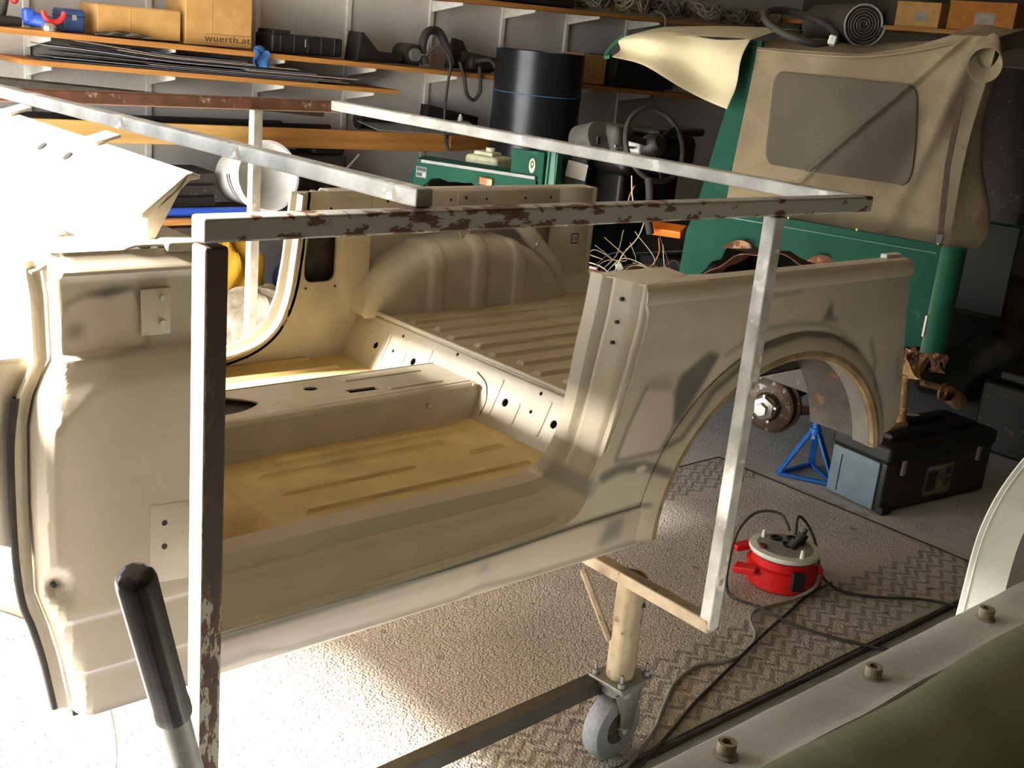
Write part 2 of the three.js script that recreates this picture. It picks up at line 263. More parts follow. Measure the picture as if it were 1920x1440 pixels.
// cowl side panel: cross-section (x, z) lofted over height
const frontEdge = [[0.545, 0.0], [0.64, -0.016], [0.70, -0.03], [0.76, -0.048], [0.9, -0.052], [1.02, -0.05], [1.06, -0.042], [1.11, -0.02], [1.2, -0.022], [1.26, -0.03]];
function cowlSide(dir, z0) {
  return sheet((u, v) => {
    const y = lerp(0.548, 1.262, v), xf = pw(frontEdge, y), r = 0.028, w = 0.205 - xf;
    let x, z;
    if (u < 0.1) { x = xf; z = -0.1 + (0.1 - r) * (u / 0.1); }
    else if (u < 0.35) { const t = (u - 0.1) / 0.25 * Math.PI / 2; x = xf + r * (1 - Math.cos(t)); z = -r + r * Math.sin(t); }
    else if (u < 0.92) { const t = (u - 0.35) / 0.57; x = xf + r + t * (w - r); z = 0; }
    else { x = xf + w; z = -0.05 * (u - 0.92) / 0.08; }
    // raised lower panel below a sweeping crease, recessed upper field, stepped foot
    const cr = 1.105 - 0.07 * sst(0.06, -0.05, x) ;
    let dz = 0.012 * sst(cr + 0.035, cr - 0.035, y) - 0.012 * sst(1.115, 1.125, y) * sst(1.235, 1.225, y) * sst(-0.018, 0.0, x) * sst(0.2, 0.185, x) * 0.6;
    dz -= 0.004 * sst(0.722, 0.716, y); dz -= 0.004 * sst(0.628, 0.622, y);
    dz -= 0.022 * Math.exp(-(((x + 0.03) / 0.016) ** 2 + ((y - 0.778) / 0.02) ** 2));
    dz -= 0.02 * sst(1.235, 1.262, y);
    return [x, y, z0 + dir * (z + dz * (u > 0.3 ? 1 : u / 0.3))];
  }, 60, 150, dir * 0.003, 0.5);
}
skin('cowl_side_panel', cowlSide(1, 0), 'near side cowl panel with greige filler patch');
part('cowl_side_panel', cowlSide(-1, FARZ), M.paint, shell);
// hinge mounts on the near cowl side
{ const h = part('hinge_plate', ext(shp([[0.098, 1.14], [0.142, 1.14], [0.142, 1.208], [0.098, 1.208]]), 0.006, 0.002, -0.006), M.paint, shell);
  for (const y of [1.195, 1.158]) part('bolt', rot(tr(new THREE.CylinderGeometry(0.0045, 0.0045, 0.008, 10), 0, 0, 0), Math.PI / 2).translate(0.128, y, 0.001), M.zinc, h);
  const h2 = part('hinge_plate', ext(shp([[0.105, 0.752], [0.176, 0.746], [0.176, 0.876], [0.105, 0.882]]), 0.006, 0.002, 0.007), M.paint, shell);
  for (const y of [0.849, 0.81]) part('bolt_hole', rot(new THREE.CylinderGeometry(0.0045, 0.0045, 0.003, 10), Math.PI / 2).translate(0.128, y, 0.0125), M.black, h2);
  part('drain_hole', rot(new THREE.CylinderGeometry(0.004, 0.004, 0.004, 10), Math.PI / 2).translate(-0.031, 0.778, -0.006), M.black, shell); }
// flange and rubber seam down the front edge
part('front_flange', sheet((u, v) => { const y = lerp(0.55, 1.25, v), xf = pw(frontEdge, y); return [xf - 0.002 - 0.022 * u, y, -0.035 - 0.006 * Math.sin(u * 3)]; }, 3, 60, 0.004), M.paint, shell);
part('seam_rubber', tube([1.06, 1.0, 0.9, 0.8, 0.74, 0.7, 0.64, 0.6, 0.555].map((y) => [pw(frontEdge, y) - 0.024, y, -0.035]), 0.0055, 80, 8), M.rubber, shell, 'dark rubber strip along front edge');
// firewall with inner arch and bolts
part('firewall', sheet((u, v) => { const z = lerp(-1.15, -0.06, u), y = lerp(0.62, 1.25, v); return [0.012 - 0.02 * sst(1.06, 1.075, y) - 0.01 * sst(0.9, 0.86, y), y, z]; }, 20, 60, 0.003).rotateY(0), M.paint, shell);
part('fender_apron', ext(shp([[-0.75, 1.112], [-0.028, 1.112], [-0.03, 0.79], [-0.075, 0.83], [-0.16, 0.87], [-0.3, 0.885], [-0.75, 0.885]]), 0.006, 0.002, -0.052), M.paint, shell);
part('apron_ledge', sheet((u, v) => [lerp(-0.75, 0.0, u), 1.114 + 0.006 * Math.sin(v * 3), lerp(-0.044, -0.42, v)], 10, 8, 0.004), M.paint, shell);
part('wheel_housing_front', sheet((u, v) => { const t = u * 1.9, r = 0.36; return [-0.28 + r * Math.cos(t * 0.75 - 0.1), 0.42 + r * Math.sin(t * 0.75 - 0.1), lerp(-0.06, -0.3, v)]; }, 24, 4, 0.003), M.paint, shell);
for (const [x, y] of [[-0.1, 1.075], [-0.105, 0.985]]) part('bolt', rot(new THREE.CylinderGeometry(0.008, 0.008, 0.012, 8), Math.PI / 2).translate(x, y, -0.042), M.zinc, shell);
// cowl top and the sloped panel below the windscreen
part('cowl_top', sheet((u, v) => [lerp(-0.045, 0.2, u), 1.253 + 0.012 * sst(0.06, 0.1, lerp(-0.045, 0.2, u)) - 0.018 * sst(0.16, 0.0, u), lerp(-0.02, FARZ + 0.02, v)], 24, 20, -0.003), M.paint, shell);
{
  const prof = [[0.131, 1.25], [0.135, 1.25], [0.135, 1.298], [0.198, 1.352], [0.212, 1.354], [0.213, 1.359], [0.2, 1.364], [0.19, 1.361], [0.122, 1.306], [0.118, 1.3], [0.131, 1.297]];
  const cu = part('windscreen_cowl', ext(shp(prof.map(([x, y]) => [x, y])), 1.14, 0.003, -1.195), M.paint, shell, 'sunlit sloped panel below the windscreen');
  for (const z of [-0.405, -0.825]) part('hinge_bracket', bx(0.045, 0.006, 0.06, 0.205, 1.37, z, 0.002, [0, 0, 0.3]), M.paint, cu);
  for (const z of [-0.55, -0.43]) { const g = new THREE.CylinderGeometry(0.009, 0.009, 0.004, 16); g.rotateZ(0.69); g.translate(0.1575, 1.335, z); part('spindle_hole', g, M.black, cu); }
  part('pillar_foot', [bx2(0.14, 0.2, 1.255, 1.272, -0.05, -0.012, 0.006)], M.paint, shell);
  part('pillar_foot', bx2(0.13, 0.205, 1.25, 1.292, FARZ + 0.006, FARZ + 0.055, 0.006), M.paint, shell);
  part('cowl_ridge', bar([0.045, 1.262, -0.16], [0.045, 1.262, -1.15], 0.016, 0.012, 0.003), M.paint, shell);
}
part('toe_board', sheet((u, v) => [lerp(0.22, 0.03, u * u), lerp(0.6, 1.0, u), lerp(-0.06, -1.19, v)], 16, 10, 0.003), M.paint, shell);
// door aperture: sill, rounded corner and pillar jamb as one stepped channel
const aper = [[0.19, 0.712], [0.45, 0.712], [0.7, 0.714], [0.84, 0.722], [0.92, 0.748], [0.968, 0.79], [0.998, 0.86], [1.014, 0.96], [1.024, 1.06], [1.03, 1.142]];
const jamb = [[0.004, -0.14], [0.0, -0.104], [-0.006, -0.098], [-0.016, -0.094], [-0.024, -0.096], [-0.036, -0.074], [-0.044, -0.064], [-0.05, -0.062], [-0.058, -0.062], [-0.066, -0.056], [-0.07, -0.05], [-0.082, -0.016], [-0.088, -0.007], [-0.096, -0.001], [-0.104, 0]];
const apScale = (u, p) => lerp(0.88, 1.12, sst(0.86, 1.02, p.x));
const apIn = [[0.19, 0.705], [0.5, 0.708], [0.8, 0.707], [0.95, 0.705], [1.005, 0.708], [1.04, 0.721], [1.061, 0.742], [1.081, 0.781], [1.095, 0.84], [1.103, 0.885], [1.117, 0.99], [1.129, 1.058], [1.138, 1.142]];
const apOut = [[0.19, 0.62], [0.48, 0.62], [0.75, 0.627], [0.9, 0.635], [0.985, 0.643], [1.03, 0.66], [1.055, 0.685], [1.072, 0.728], [1.09, 0.785], [1.108, 0.845], [1.14, 0.985], [1.155, 1.058], [1.16, 1.142]];
const apProf = [[-0.12, -0.14, 0.004], [0, -0.104, 0], [0.08, -0.1, 0.004], [0.14, -0.094, 0.012], [0.22, -0.088, 0.014], [0.3, -0.08, 0.003], [0.36, -0.074, 0], [0.46, -0.066, 0.001], [0.6, -0.036, 0.003], [0.68, -0.026, 0.005], [0.72, -0.02, 0.012], [0.8, -0.014, 0.013], [0.88, -0.007, 0.004], [0.94, -0.002, 0], [1, 0, 0]];   // blend in to out, z, groove depth on the pillar
{ const ci = new THREE.CatmullRomCurve3(apIn.map((p) => V3(p[0], p[1], 0)), false, 'centripetal'), co = new THREE.CatmullRomCurve3(apOut.map((p) => V3(p[0], p[1], 0)), false, 'centripetal');
  skin('door_aperture', sheet((u, v) => { const a = ci.getPoint(u), b = co.getPoint(u), k = v * 28, i = Math.min(13, Math.floor(k / 2)), f = k / 2 - i, P = apProf[i], Q = apProf[i + 1], m = lerp(P[0], Q[0], f), z = lerp(P[1], Q[1], f), g = lerp(P[2], Q[2], f) * sst(0.45, 0.7, u); return [lerp(a.x, b.x, m) + g, lerp(a.y, b.y, m) - lerp(P[2], Q[2], f) * 0.6 * sst(0.45, 0.3, u), z]; }, 130, 28, 0.003, 0.6), 'near door sill and pillar jamb'); }
part('door_aperture', sweepXY(aper, jamb, { th: -0.003, scaleN: apScale, z: FARZ, flip: -1 })(90), M.paint, shell);
// latch striker holes on the jamb
for (const [y, r] of [[1.103, 0.0045], [1.055, 0.004], [1.012, 0.004]]) part('striker_hole', rot(new THREE.CylinderGeometry(r, r, 0.006, 10), 0, 0, Math.PI / 2).translate(1.147 - (1.14 - y) * 0.14, y, -0.048), M.black, shell);
// rockers
const rockProf = [[0.63, -0.004], [0.622, 0.003], [0.6, 0.006], [0.57, 0.005], [0.55, 0.0], [0.541, -0.008], [0.54, -0.03]];
const rocker = (dir, z0) => sheet((u, v) => { const k = v * (rockProf.length - 1), i = Math.min(Math.floor(k), rockProf.length - 2), t = k - i; const y = lerp(rockProf[i][0], rockProf[i + 1][0], t), z = lerp(rockProf[i][1], rockProf[i + 1][1], t); const x = lerp(0.195, 1.252, u); return [x, y + (y > 0.6 ? 0.018 * sst(0.7, 1.2, x) : 0), z0 + dir * z]; }, 40, 18, -0.003 * dir, 0.5);
skin('rocker_panel', rocker(1, 0), 'sanded rocker with long filler patch');
part('rocker_panel', rocker(-1, FARZ), M.paint, shell);
part('rocker_flange', bx2(0.0, 1.25, 0.534, 0.55, -0.045, -0.028, 0.002), M.black, shell);
part('under_sill', bx2(0.02, 1.25, 0.55, 0.6, -0.11, -0.03, 0.01), M.paint, shell); part('under_sill', bx2(0.02, 1.25, 0.55, 0.6, FARZ + 0.03, FARZ + 0.11, 0.01), M.paint, shell);

// quarter panel with wheel arch
const AC = [1.715, 0.56], ARX = 0.44, ARY = 0.372;
const archPt = (t, k = 0) => [AC[0] - (ARX + k) * Math.cos(t), AC[1] + (ARY + k) * Math.sin(t)];
function quarterShape() {
  const p = [[1.16, 1.132], [2.176, 1.132], [2.2, 1.0], [2.24, 0.84], [2.272, 0.7], [2.255, 0.668], [2.15, 0.632]];
  for (let i = 0; i <= 40; i++) p.push(archPt(lerp(Math.PI - 0.19, 0.02, i / 40)));
  p.push([1.255, 0.553], [1.25, 0.6], [0.74, 0.6], [0.75, 0.626], [0.9, 0.635], [0.985, 0.643], [1.03, 0.66], [1.055, 0.685], [1.072, 0.728], [1.09, 0.785], [1.108, 0.845], [1.14, 0.985], [1.155, 1.058]); return shp(p);
}
skin('quarter_panel', ext(quarterShape(), 0.012, 0.003, -0.012), 'near rear quarter panel with sanded filler patches');
part('quarter_panel', tr(ext(quarterShape(), 0.012, 0.003, 0), 0, 0, FARZ), M.paint, shell);
function topRim(dir, z0) { const pr = [[1.1, 0.004], [1.106, 0.0055], [1.126, 0.004], [1.133, 0.0], [1.137, -0.006], [1.138, -0.04], [1.134, -0.047], [1.118, -0.049]]; return sheet((u, v) => { const k = Math.round(v * 7); const wob = 0.012 * sst(0.25, 0.18, u) * (k > 4 ? 1 : 0); return [lerp(1.158, 2.178, u), pr[k][0] + 0.002 * Math.sin(u * 9) * (k > 5), z0 + dir * (pr[k][1] - wob)]; }, 40, 7, -0.003 * dir, 0.5); }
part('pillar_cap', (() => { const g = ext(shp([[1.14, -0.1], [1.14, -0.13], [1.36, -0.13], [1.34, -0.045], [1.19, -0.006], [1.163, -0.004], [1.155, -0.05]]), 0.004, 0.0012); g.rotateX(Math.PI / 2); g.translate(0, 1.141, 0); return g; })(), M.paint, shell);
skin('top_rim', topRim(1, 0)); part('top_rim', topRim(-1, FARZ), M.paint, shell);
part('rim_corner', bx2(2.1, 2.17, 1.132, 1.15, -0.05, -0.03, 0.003), M.white, shell, 'pale tab at the rear end of the rim');
part('rim_slot', bx2(1.165, 1.2, 1.1375, 1.1395, -0.026, -0.022, 0.0005), M.black, shell);
skin('pillar_edge', tube([[1.164, 1.13, 0], [1.163, 1.1, 0.002], [1.17, 1.085, 0.002], [1.158, 0.99, 0], [1.125, 0.86, 0], [1.1, 0.79, 0]], 0.0055, 40, 8));
// arch lip: flared edge and inner return
const lipMat = mat({ a: '#927d5a', b: '#6f5a3a', field: 'blot', size: 0.3, rough: 0.6, patches: [['#66502f', 'mid', 0.7, 0.15]] });
function archLip(dir, z0, pr) { return sheet((u, v) => { const t = lerp(0.0, Math.PI - 0.19, u), k = Math.round(v * (pr.length - 1)), [x, y] = archPt(t, pr[k][0]); return [x, y, z0 + dir * pr[k][1]]; }, 60, pr.length - 1, 0.003 * dir, 0.5); }
const lipA = [[0.052, 0.0], [0.046, 0.006], [0.03, 0.012], [0.012, 0.017]], lipB = [[0.012, 0.017], [0.002, 0.018], [-0.006, 0.012], [-0.008, 0.002]], lipC = [[-0.008, 0.002], [-0.004, -0.02], [0.0, -0.055]];
skin('arch_flare', archLip(1, 0, lipA)); part('arch_lip', archLip(1, 0, lipB), lipMat, shell, 'brown-primed rolled edge of the wheel arch'); part('arch_return', archLip(1, 0, lipC), mat({ a: '#66625a', b: '#55524a', size: 0.3, rough: 0.6 }), shell, 'dark grey inner return of the arch');
part('arch_flare', archLip(-1, FARZ, lipA), M.paint, shell); part('arch_lip', archLip(-1, FARZ, lipB), lipMat, shell);
// near wheelhouse liner, seen dark through the arch
part('wheelhouse', [sheet((u, v) => { const t = lerp(0.35, Math.PI - 0.2, u), [x, y] = archPt(t, 0.004); return [x, y, lerp(-0.05, -0.2, v)]; }, 40, 3, -0.003), sheet((u, v) => { const t = lerp(0.45, Math.PI - 0.45, u), [x, y] = archPt(t, 0.004); return [x, lerp(0.8, Math.max(y, 0.8), v), -0.2]; }, 30, 3, 0.003)], M.darkSteel, shell, 'dark undercoated wheelhouse liner');
// floor pans (yellowish primer) with pressed ribs
function ribs(list, x, z) { let h = 0; for (const [zc, w, x0, x1] of list) h = Math.max(h, sst(w, w * 0.5, Math.abs(z - zc)) * sst(x0 - 0.01, x0 + 0.004, x) * sst(x1 + 0.01, x1 - 0.004, x)); return h; }
const panRibs = [[-0.47, 0.016, 0.555, 1.036], [-0.375, 0.016, 0.556, 0.885], [-0.275, 0.016, 0.55, 1.137], [-0.18, 0.016, 0.546, 1.1], [-0.387, 0.014, 1.05, 1.154], [-0.52, 0.02, 0.62, 1.15]];
function pan(za, zb, rl) { return sheet((u, v) => { const x = lerp(1.235, 0.2, u), z = lerp(za, zb, v); const toe = -0.085 * sst(0.49, 0.4, x) + 0.13 * sst(0.36, 0.2, x); return [x, 0.665 + toe + 0.008 * ribs(rl, x, z) - 0.012 * sst(0.45, 0.5, x) * 0, z]; }, 150, 90, 0.003, 0.5); }
part('floor_pan', pan(-0.59, -0.07, panRibs), M.floorPrimer, shell, 'yellow-primed ribbed floor pan, near side');
part('floor_pan', pan(-1.19, -0.77, panRibs.map(([z, ...r]) => [-1.36 - z, ...r])), M.floorPrimer, shell, 'yellow-primed ribbed floor pan, far side');
// transmission tunnel with openings
{
  const top = shp([[0.2, -0.78], [1.232, -0.772], [1.232, -0.612], [0.2, -0.592]]);   // x, z
  top.holes.push(circ(0.826, -0.715, 0.018, 0.014)); top.holes.push(new THREE.Path([[0.895, -0.672], [0.975, -0.668], [0.975, -0.645], [0.895, -0.649]].map((p) => new THREE.Vector2(...p))));
  const h = new THREE.Path(); h.moveTo(0.5, -0.73); h.lineTo(0.62, -0.735); h.quadraticCurveTo(0.67, -0.69, 0.665, -0.672); h.quadraticCurveTo(0.62, -0.63, 0.56, -0.63); h.lineTo(0.5, -0.635); h.closePath(); top.holes.push(h);
  const g = ext(top, 0.004, 0, 0); g.rotateX(Math.PI / 2); g.translate(0, 0.752, 0);
  const tn = part('tunnel_top', g, M.paint, shell);
  const sideP = (z0, d) => sheet((u, v) => { const a = v * 1.35; const x = lerp(0.2, 1.238, u), zz = z0 + lerp(0.02, 0, u) * 0; const zt = v < 0.35 ? d * 0.018 * Math.sin(v / 0.35 * Math.PI / 2) : d * (0.018 + 0.012 * (v - 0.35) / 0.65), y = v < 0.35 ? 0.752 - 0.018 * (1 - Math.cos(v / 0.35 * Math.PI / 2)) : lerp(0.734, 0.662, (v - 0.35) / 0.65); return [x, y, zz + zt + d * 0.018 * (1 - u) * 0.6]; }, 40, 24, -0.003 * d, 0.6);
  part('tunnel_side', sideP(-0.606, 1), M.paint, shell); part('tunnel_side', sideP(-0.777, -1), M.paint, shell);
  part('tunnel_shade_block', bx2(0.2, 1.22, 0.668, 0.738, -0.762, -0.606, 0), M.black, shell, 'added black block giving the darkness seen through the tunnel openings');  // added black block, stands for the shade in the hollow tunnel
  part('tunnel_end', bx2(1.222, 1.24, 0.665, 0.75, -0.79, -0.588, 0.006), M.paint, shell);
  part('tunnel_flange', tube([[1.222, 0.68, -0.553], [1.236, 0.71, -0.55], [1.253, 0.75, -0.575], [1.259, 0.768, -0.62]], 0.0016, 30, 6), M.oily, shell);
  for (const z of [-0.735, -0.64]) part('tunnel_rib', bx2(z < -0.7 ? 0.93 : 1.0, 1.16, 0.751, 0.755, z - 0.008, z + 0.008, 0.002), M.paint, tn);
  part('bolt', rot(new THREE.CylinderGeometry(0.006, 0.006, 0.008, 8), Math.PI / 2).translate(1.079, 0.716, -0.578), M.zinc, shell);
}
// rear seat riser with holes and pressed ribs: (z, t) plane from (1.215, 0.665) to (1.277, 0.80)
const RL = Math.hypot(0.062, 0.135);
{
  const s = shp([[-0.03, 0], [-1.2, 0], [-1.2, RL], [-0.03, RL]].map(([z, t]) => [z, t]));
  for (const [z, t] of [[-1.053, 0.45], [-0.874, 0.457], [-0.487, 0.47], [-0.309, 0.472]]) s.holes.push(circ(z, t * RL, 0.0105));
  for (const [z, t] of [[-0.956, 0.817], [-0.971, 0.486], [-0.387, 0.845], [-0.394, 0.508], [-0.72, 0.9]]) s.holes.push(circ(z, t * RL, 0.005));
  const toW = new THREE.Matrix4().makeBasis(V3(0, 0, 1), V3(0.062 / RL, 0.135 / RL, 0), V3(-0.135 / RL, 0.062 / RL, 0)).setPosition(1.215, 0.665, 0);
  const r = part('seat_riser', place(ext(s, 0.004, 0, -0.004, 20), toW), M.paint, shell);
  part('riser_back', place(bx2(-1.18, -0.05, 0.01, RL - 0.01, -0.04, -0.036, 0), toW), M.black, shell);
  for (const [z, a, b] of [[-1.094, 0.2, 0.66], [-1.008, 0.22, 0.77], [-0.917, 0.2, 0.55], [-0.818, 0.35, 0.8], [-0.525, 0.16, 0.83], [-0.44, 0.17, 0.56], [-0.345, 0.17, 0.8], [-0.24, 0.2, 0.8]]) { const g = new THREE.CapsuleGeometry(0.006, (b - a) * RL - 0.012, 3, 8); g.scale(1, 1, 0.45); g.translate(z, (a + b) / 2 * RL, 0); part('riser_rib', place(g, toW), M.paint, r); }
  part('riser_lip', tube([[1.27, 0.802, -0.03], [1.277, 0.804, -0.5], [1.277, 0.804, -1.12]], 0.006, 30, 8), M.paint, shell);
}
// ribbed load floor
{
  const cr = []; for (let k = 0; k < 11; k++) { const z = -0.12 - 0.088 * k; cr.push([z, 0.02, 1.33 + 0.02 * (k % 2), 2.12]); }
  part('load_floor', sheet((u, v) => { const x = lerp(2.2, 1.27, u), z = lerp(-1.21, -0.2, v); return [x, 0.795 + 0.009 * ribs(cr, x, z), z]; }, 90, 200, 0.003, 0.5), mat({ a: '#b3a486', b: '#a08f6e', field: 'coarse', size: 0.9, rough: 0.5, patches: [['#8d7b58', 'streak', 0.72, 0.15], ['#d0c9b8', 'blot', 0.86, 0.04]] }), shell, 'ribbed load floor');
  part('rear_sill', bx2(2.17, 2.23, 0.782, 0.806, -1.22, -0.03, 0.008), M.paint, shell); part('rear_sill_shaded_base', bx2(2.175, 2.225, 0.7, 0.782, -1.2, -0.05, 0.006), M.oily, shell, 'lower rear sill coloured dark for underbody shade');  // lower sill split off, underbody shade put into its dark colour
}
// far inner side: panel with oval opening, rim channel, wheelhouse, rear pillar, filler pipe
{
  const s = shp([[1.034, 1.14], [1.026, 1.06], [1.016, 0.96], [1.0, 0.86], [0.97, 0.79], [0.922, 0.748], [0.842, 0.722], [0.7, 0.714], [0.2, 0.712], [0.2, 0.655], [1.3, 0.655], [1.3, 1.14]]);
  const hole = new THREE.Path(); const hx0 = 1.085, hx1 = 1.185, hy0 = 0.885, hy1 = 1.03, r = 0.03;
  hole.moveTo(hx0 + r, hy0); hole.lineTo(hx1 - r, hy0); hole.quadraticCurveTo(hx1, hy0, hx1, hy0 + r); hole.lineTo(hx1, hy1 - r); hole.quadraticCurveTo(hx1, hy1, hx1 - r, hy1); hole.lineTo(hx0 + r, hy1); hole.quadraticCurveTo(hx0, hy1, hx0, hy1 - r); hole.lineTo(hx0, hy0 + r); hole.quadraticCurveTo(hx0, hy0, hx0 + r, hy0); s.holes.push(hole);
  const ip = part('inner_side_panel', ext(s, 0.012, 0.003, -1.2), M.paint, shell);
  part('panel_pocket', bx2(1.06, 1.21, 0.86, 1.05, -1.236, -1.23, 0), M.rubber, shell);
  for (const [x, y] of [[1.09, 0.87], [1.185, 0.87], [1.09, 1.09], [1.16, 1.092], [1.04, 0.81]]) part('screw_hole', rot(new THREE.CylinderGeometry(0.0035, 0.0035, 0.004, 8), Math.PI / 2).translate(x, y, -1.188), M.black, ip);
  part('inner_fender_panel', ext(shp([[1.29, 0.79], [2.19, 0.78], [2.16, 1.13], [1.29, 1.13]]), 0.004, 0, -1.232), M.paint, shell);
  const ch = part('rim_channel', ext(shp([[1.28, 1.082], [2.03, 1.082], [2.03, 1.134], [1.28, 1.134]]), 0.006, 0.002, -1.195), M.paint, shell);
  for (const x of [1.35, 1.5, 1.58, 1.72, 1.88, 1.99]) part('screw_hole', rot(new THREE.CylinderGeometry(0.004, 0.004, 0.003, 8), Math.PI / 2).translate(x, 1.108, -1.189), M.black, ch);
  const br = part('rim_bracket', [bar([1.63, 1.13, -1.186], [1.625, 1.06, -1.186], 0.05, 0.004, 0.001, V3(0, 0, 1)), bar([1.625, 1.062, -1.186], [1.6, 0.98, -1.12], 0.045, 0.004, 0.001, V3(0, 0, 1))], M.paint, shell);
  part('bolt', rot(new THREE.CylinderGeometry(0.006, 0.006, 0.008, 8), Math.PI / 2).translate(1.628, 1.115, -1.18), M.zinc, br);
  // wheelhouse dome with three raised bands
  const dome = (u, v) => {
    const cx = 1.63, rx = 0.39, ry = 0.21, cy = 0.79, x = cx - rx * Math.cos(u * Math.PI), h = Math.max(0.004, ry * Math.pow(Math.max(0, 1 - ((x - cx) / rx) ** 2), 0.5)), r = Math.min(0.06, h * 0.8), o = 0.008 * Math.max(...[1.47, 1.63, 1.79].map((b) => sst(0.032, 0.016, Math.abs(x - b))));
    const zf = -1.085 - 0.03 * (1 - h / ry); let y, z;
    if (v < 0.3) { z = lerp(-1.235, zf - r, v / 0.3); y = cy + h + o; } else if (v < 0.65) { const t = (v - 0.3) / 0.35 * Math.PI / 2; z = zf - r + (r + o) * Math.sin(t); y = cy + h - r + (r + o) * Math.cos(t); } else { z = zf + o; y = lerp(cy + h - r, cy, (v - 0.65) / 0.35); }
    return [x, y, z];
  }; 
  part('wheelhouse', sheet((u, v) => dome(u, v), 150, 40, 0.003, 0.6), M.paint, shell, 'far wheelhouse dome with raised bands');
  part('rear_pillar', [sheet((u, v) => { const y = lerp(0.78, 1.14, v), x = lerp(2.01, 2.17, u) + 0.05 * sst(0.9, 0.78, y) * u; return [x, y, -1.2 + 0.035 * Math.sin(u * 2.4) + 0.04 * sst(0.86, 0.78, y)]; }, 16, 24, 0.004), bx2(2.165, 2.185, 0.8, 1.14, -1.24, -1.17, 0.006)], M.paint, shell);
  const fp = part('filler_pipe', [tube([[1.83, 1.06, -1.2], [1.85, 1.03, -1.16], [1.9, 0.97, -1.14], [1.97, 0.9, -1.13], [1.99, 0.86, -1.13]], 0.027, 30, 16), rod([1.835, 1.05, -1.19], [1.825, 1.075, -1.205], 0.04, 0.04, 20)], M.paint, shell);
  part('hose_clamp', tr(rot(new THREE.TorusGeometry(0.028, 0.003, 6, 24), 0.5, 0.9, 0), 1.9, 0.97, -1.14), M.zinc, fp);
  const st = canvasTex(64, 64, (c) => { c.fillStyle = '#c9c8c2'; c.fillRect(0, 0, 64, 64); c.strokeStyle = '#2a2a26'; c.lineWidth = 7; c.strokeRect(5, 5, 54, 54); c.strokeStyle = '#2c2c28'; c.lineWidth = 5; c.beginPath(); c.arc(24, 33, 9, 0.6, 5.6); c.moveTo(36, 24); c.lineTo(50, 42); c.moveTo(50, 24); c.lineTo(36, 42); c.stroke(); });
  const pl = new THREE.PlaneGeometry(0.034, 0.036); pl.translate(2.09, 0.975, -1.16); part('inspection_sticker', pl, new THREE.MeshPhysicalMaterial({ map: st, roughness: 0.6 }), shell, 'small square black and white sticker', true);
}
// ---------------------------------------------------------------- rolling square-tube frame around the shell
const frame = thing('rolling_steel_frame', 'rusty square-tube steel frame on a castor around the cream shell', 'steel frame');
// paint chipped off to rust: uv.x along the bar in metres, uv.y across its faces
function chipped(seed, paintCol, cover) {
  const W = 1024, H = 64, R = rng(seed), P = hex(paintCol), r1 = hex('#5b3826'), r2 = hex('#3d281d'), o = 37 * seed;
  const t = canvasTex(W, H, (c) => { const im = c.createImageData(W, H), d = im.data; for (let y = 0; y < H; y++) for (let x = 0; x < W; x++) {
    const i = y * W + x, n = 0.55 * NF.blot[(((y * 3 + o) & 255) * 256) + (((x * 2 + (x >> 3)) + o * 3) & 255)] + 0.3 * NF.coarse[((y + o) & 255) * 256 + ((x >> 2) & 255)] + 0.15 * NF.fine[((y * 3) & 255) * 256 + ((x * 2) & 255)];
    const k = sst(0, 0.02, n + cover(x / W, 1 - y / H) - 0.62), k2 = sst(0, 0.1, n + cover(x / W, 1 - y / H) - 0.74), g = (R() - 0.5) * 12; let q = mix3(mix3(P, r1, k), r2, k2); d[4 * i] = q[0] + g; d[4 * i + 1] = q[1] + g; d[4 * i + 2] = q[2] + g; d[4 * i + 3] = 255; } c.putImageData(im, 0, 0); });
  return new THREE.MeshPhysicalMaterial({ map: t, roughness: 0.62 });
}
const barUV = (g, u, v) => { g = clean(g); const p = g.attributes.position, q = g.attributes.uv, a = V3(); for (let i = 0; i < p.count; i++) { a.fromBufferAttribute(p, i); q.setXY(i, u(a), v(a)); } return g; };
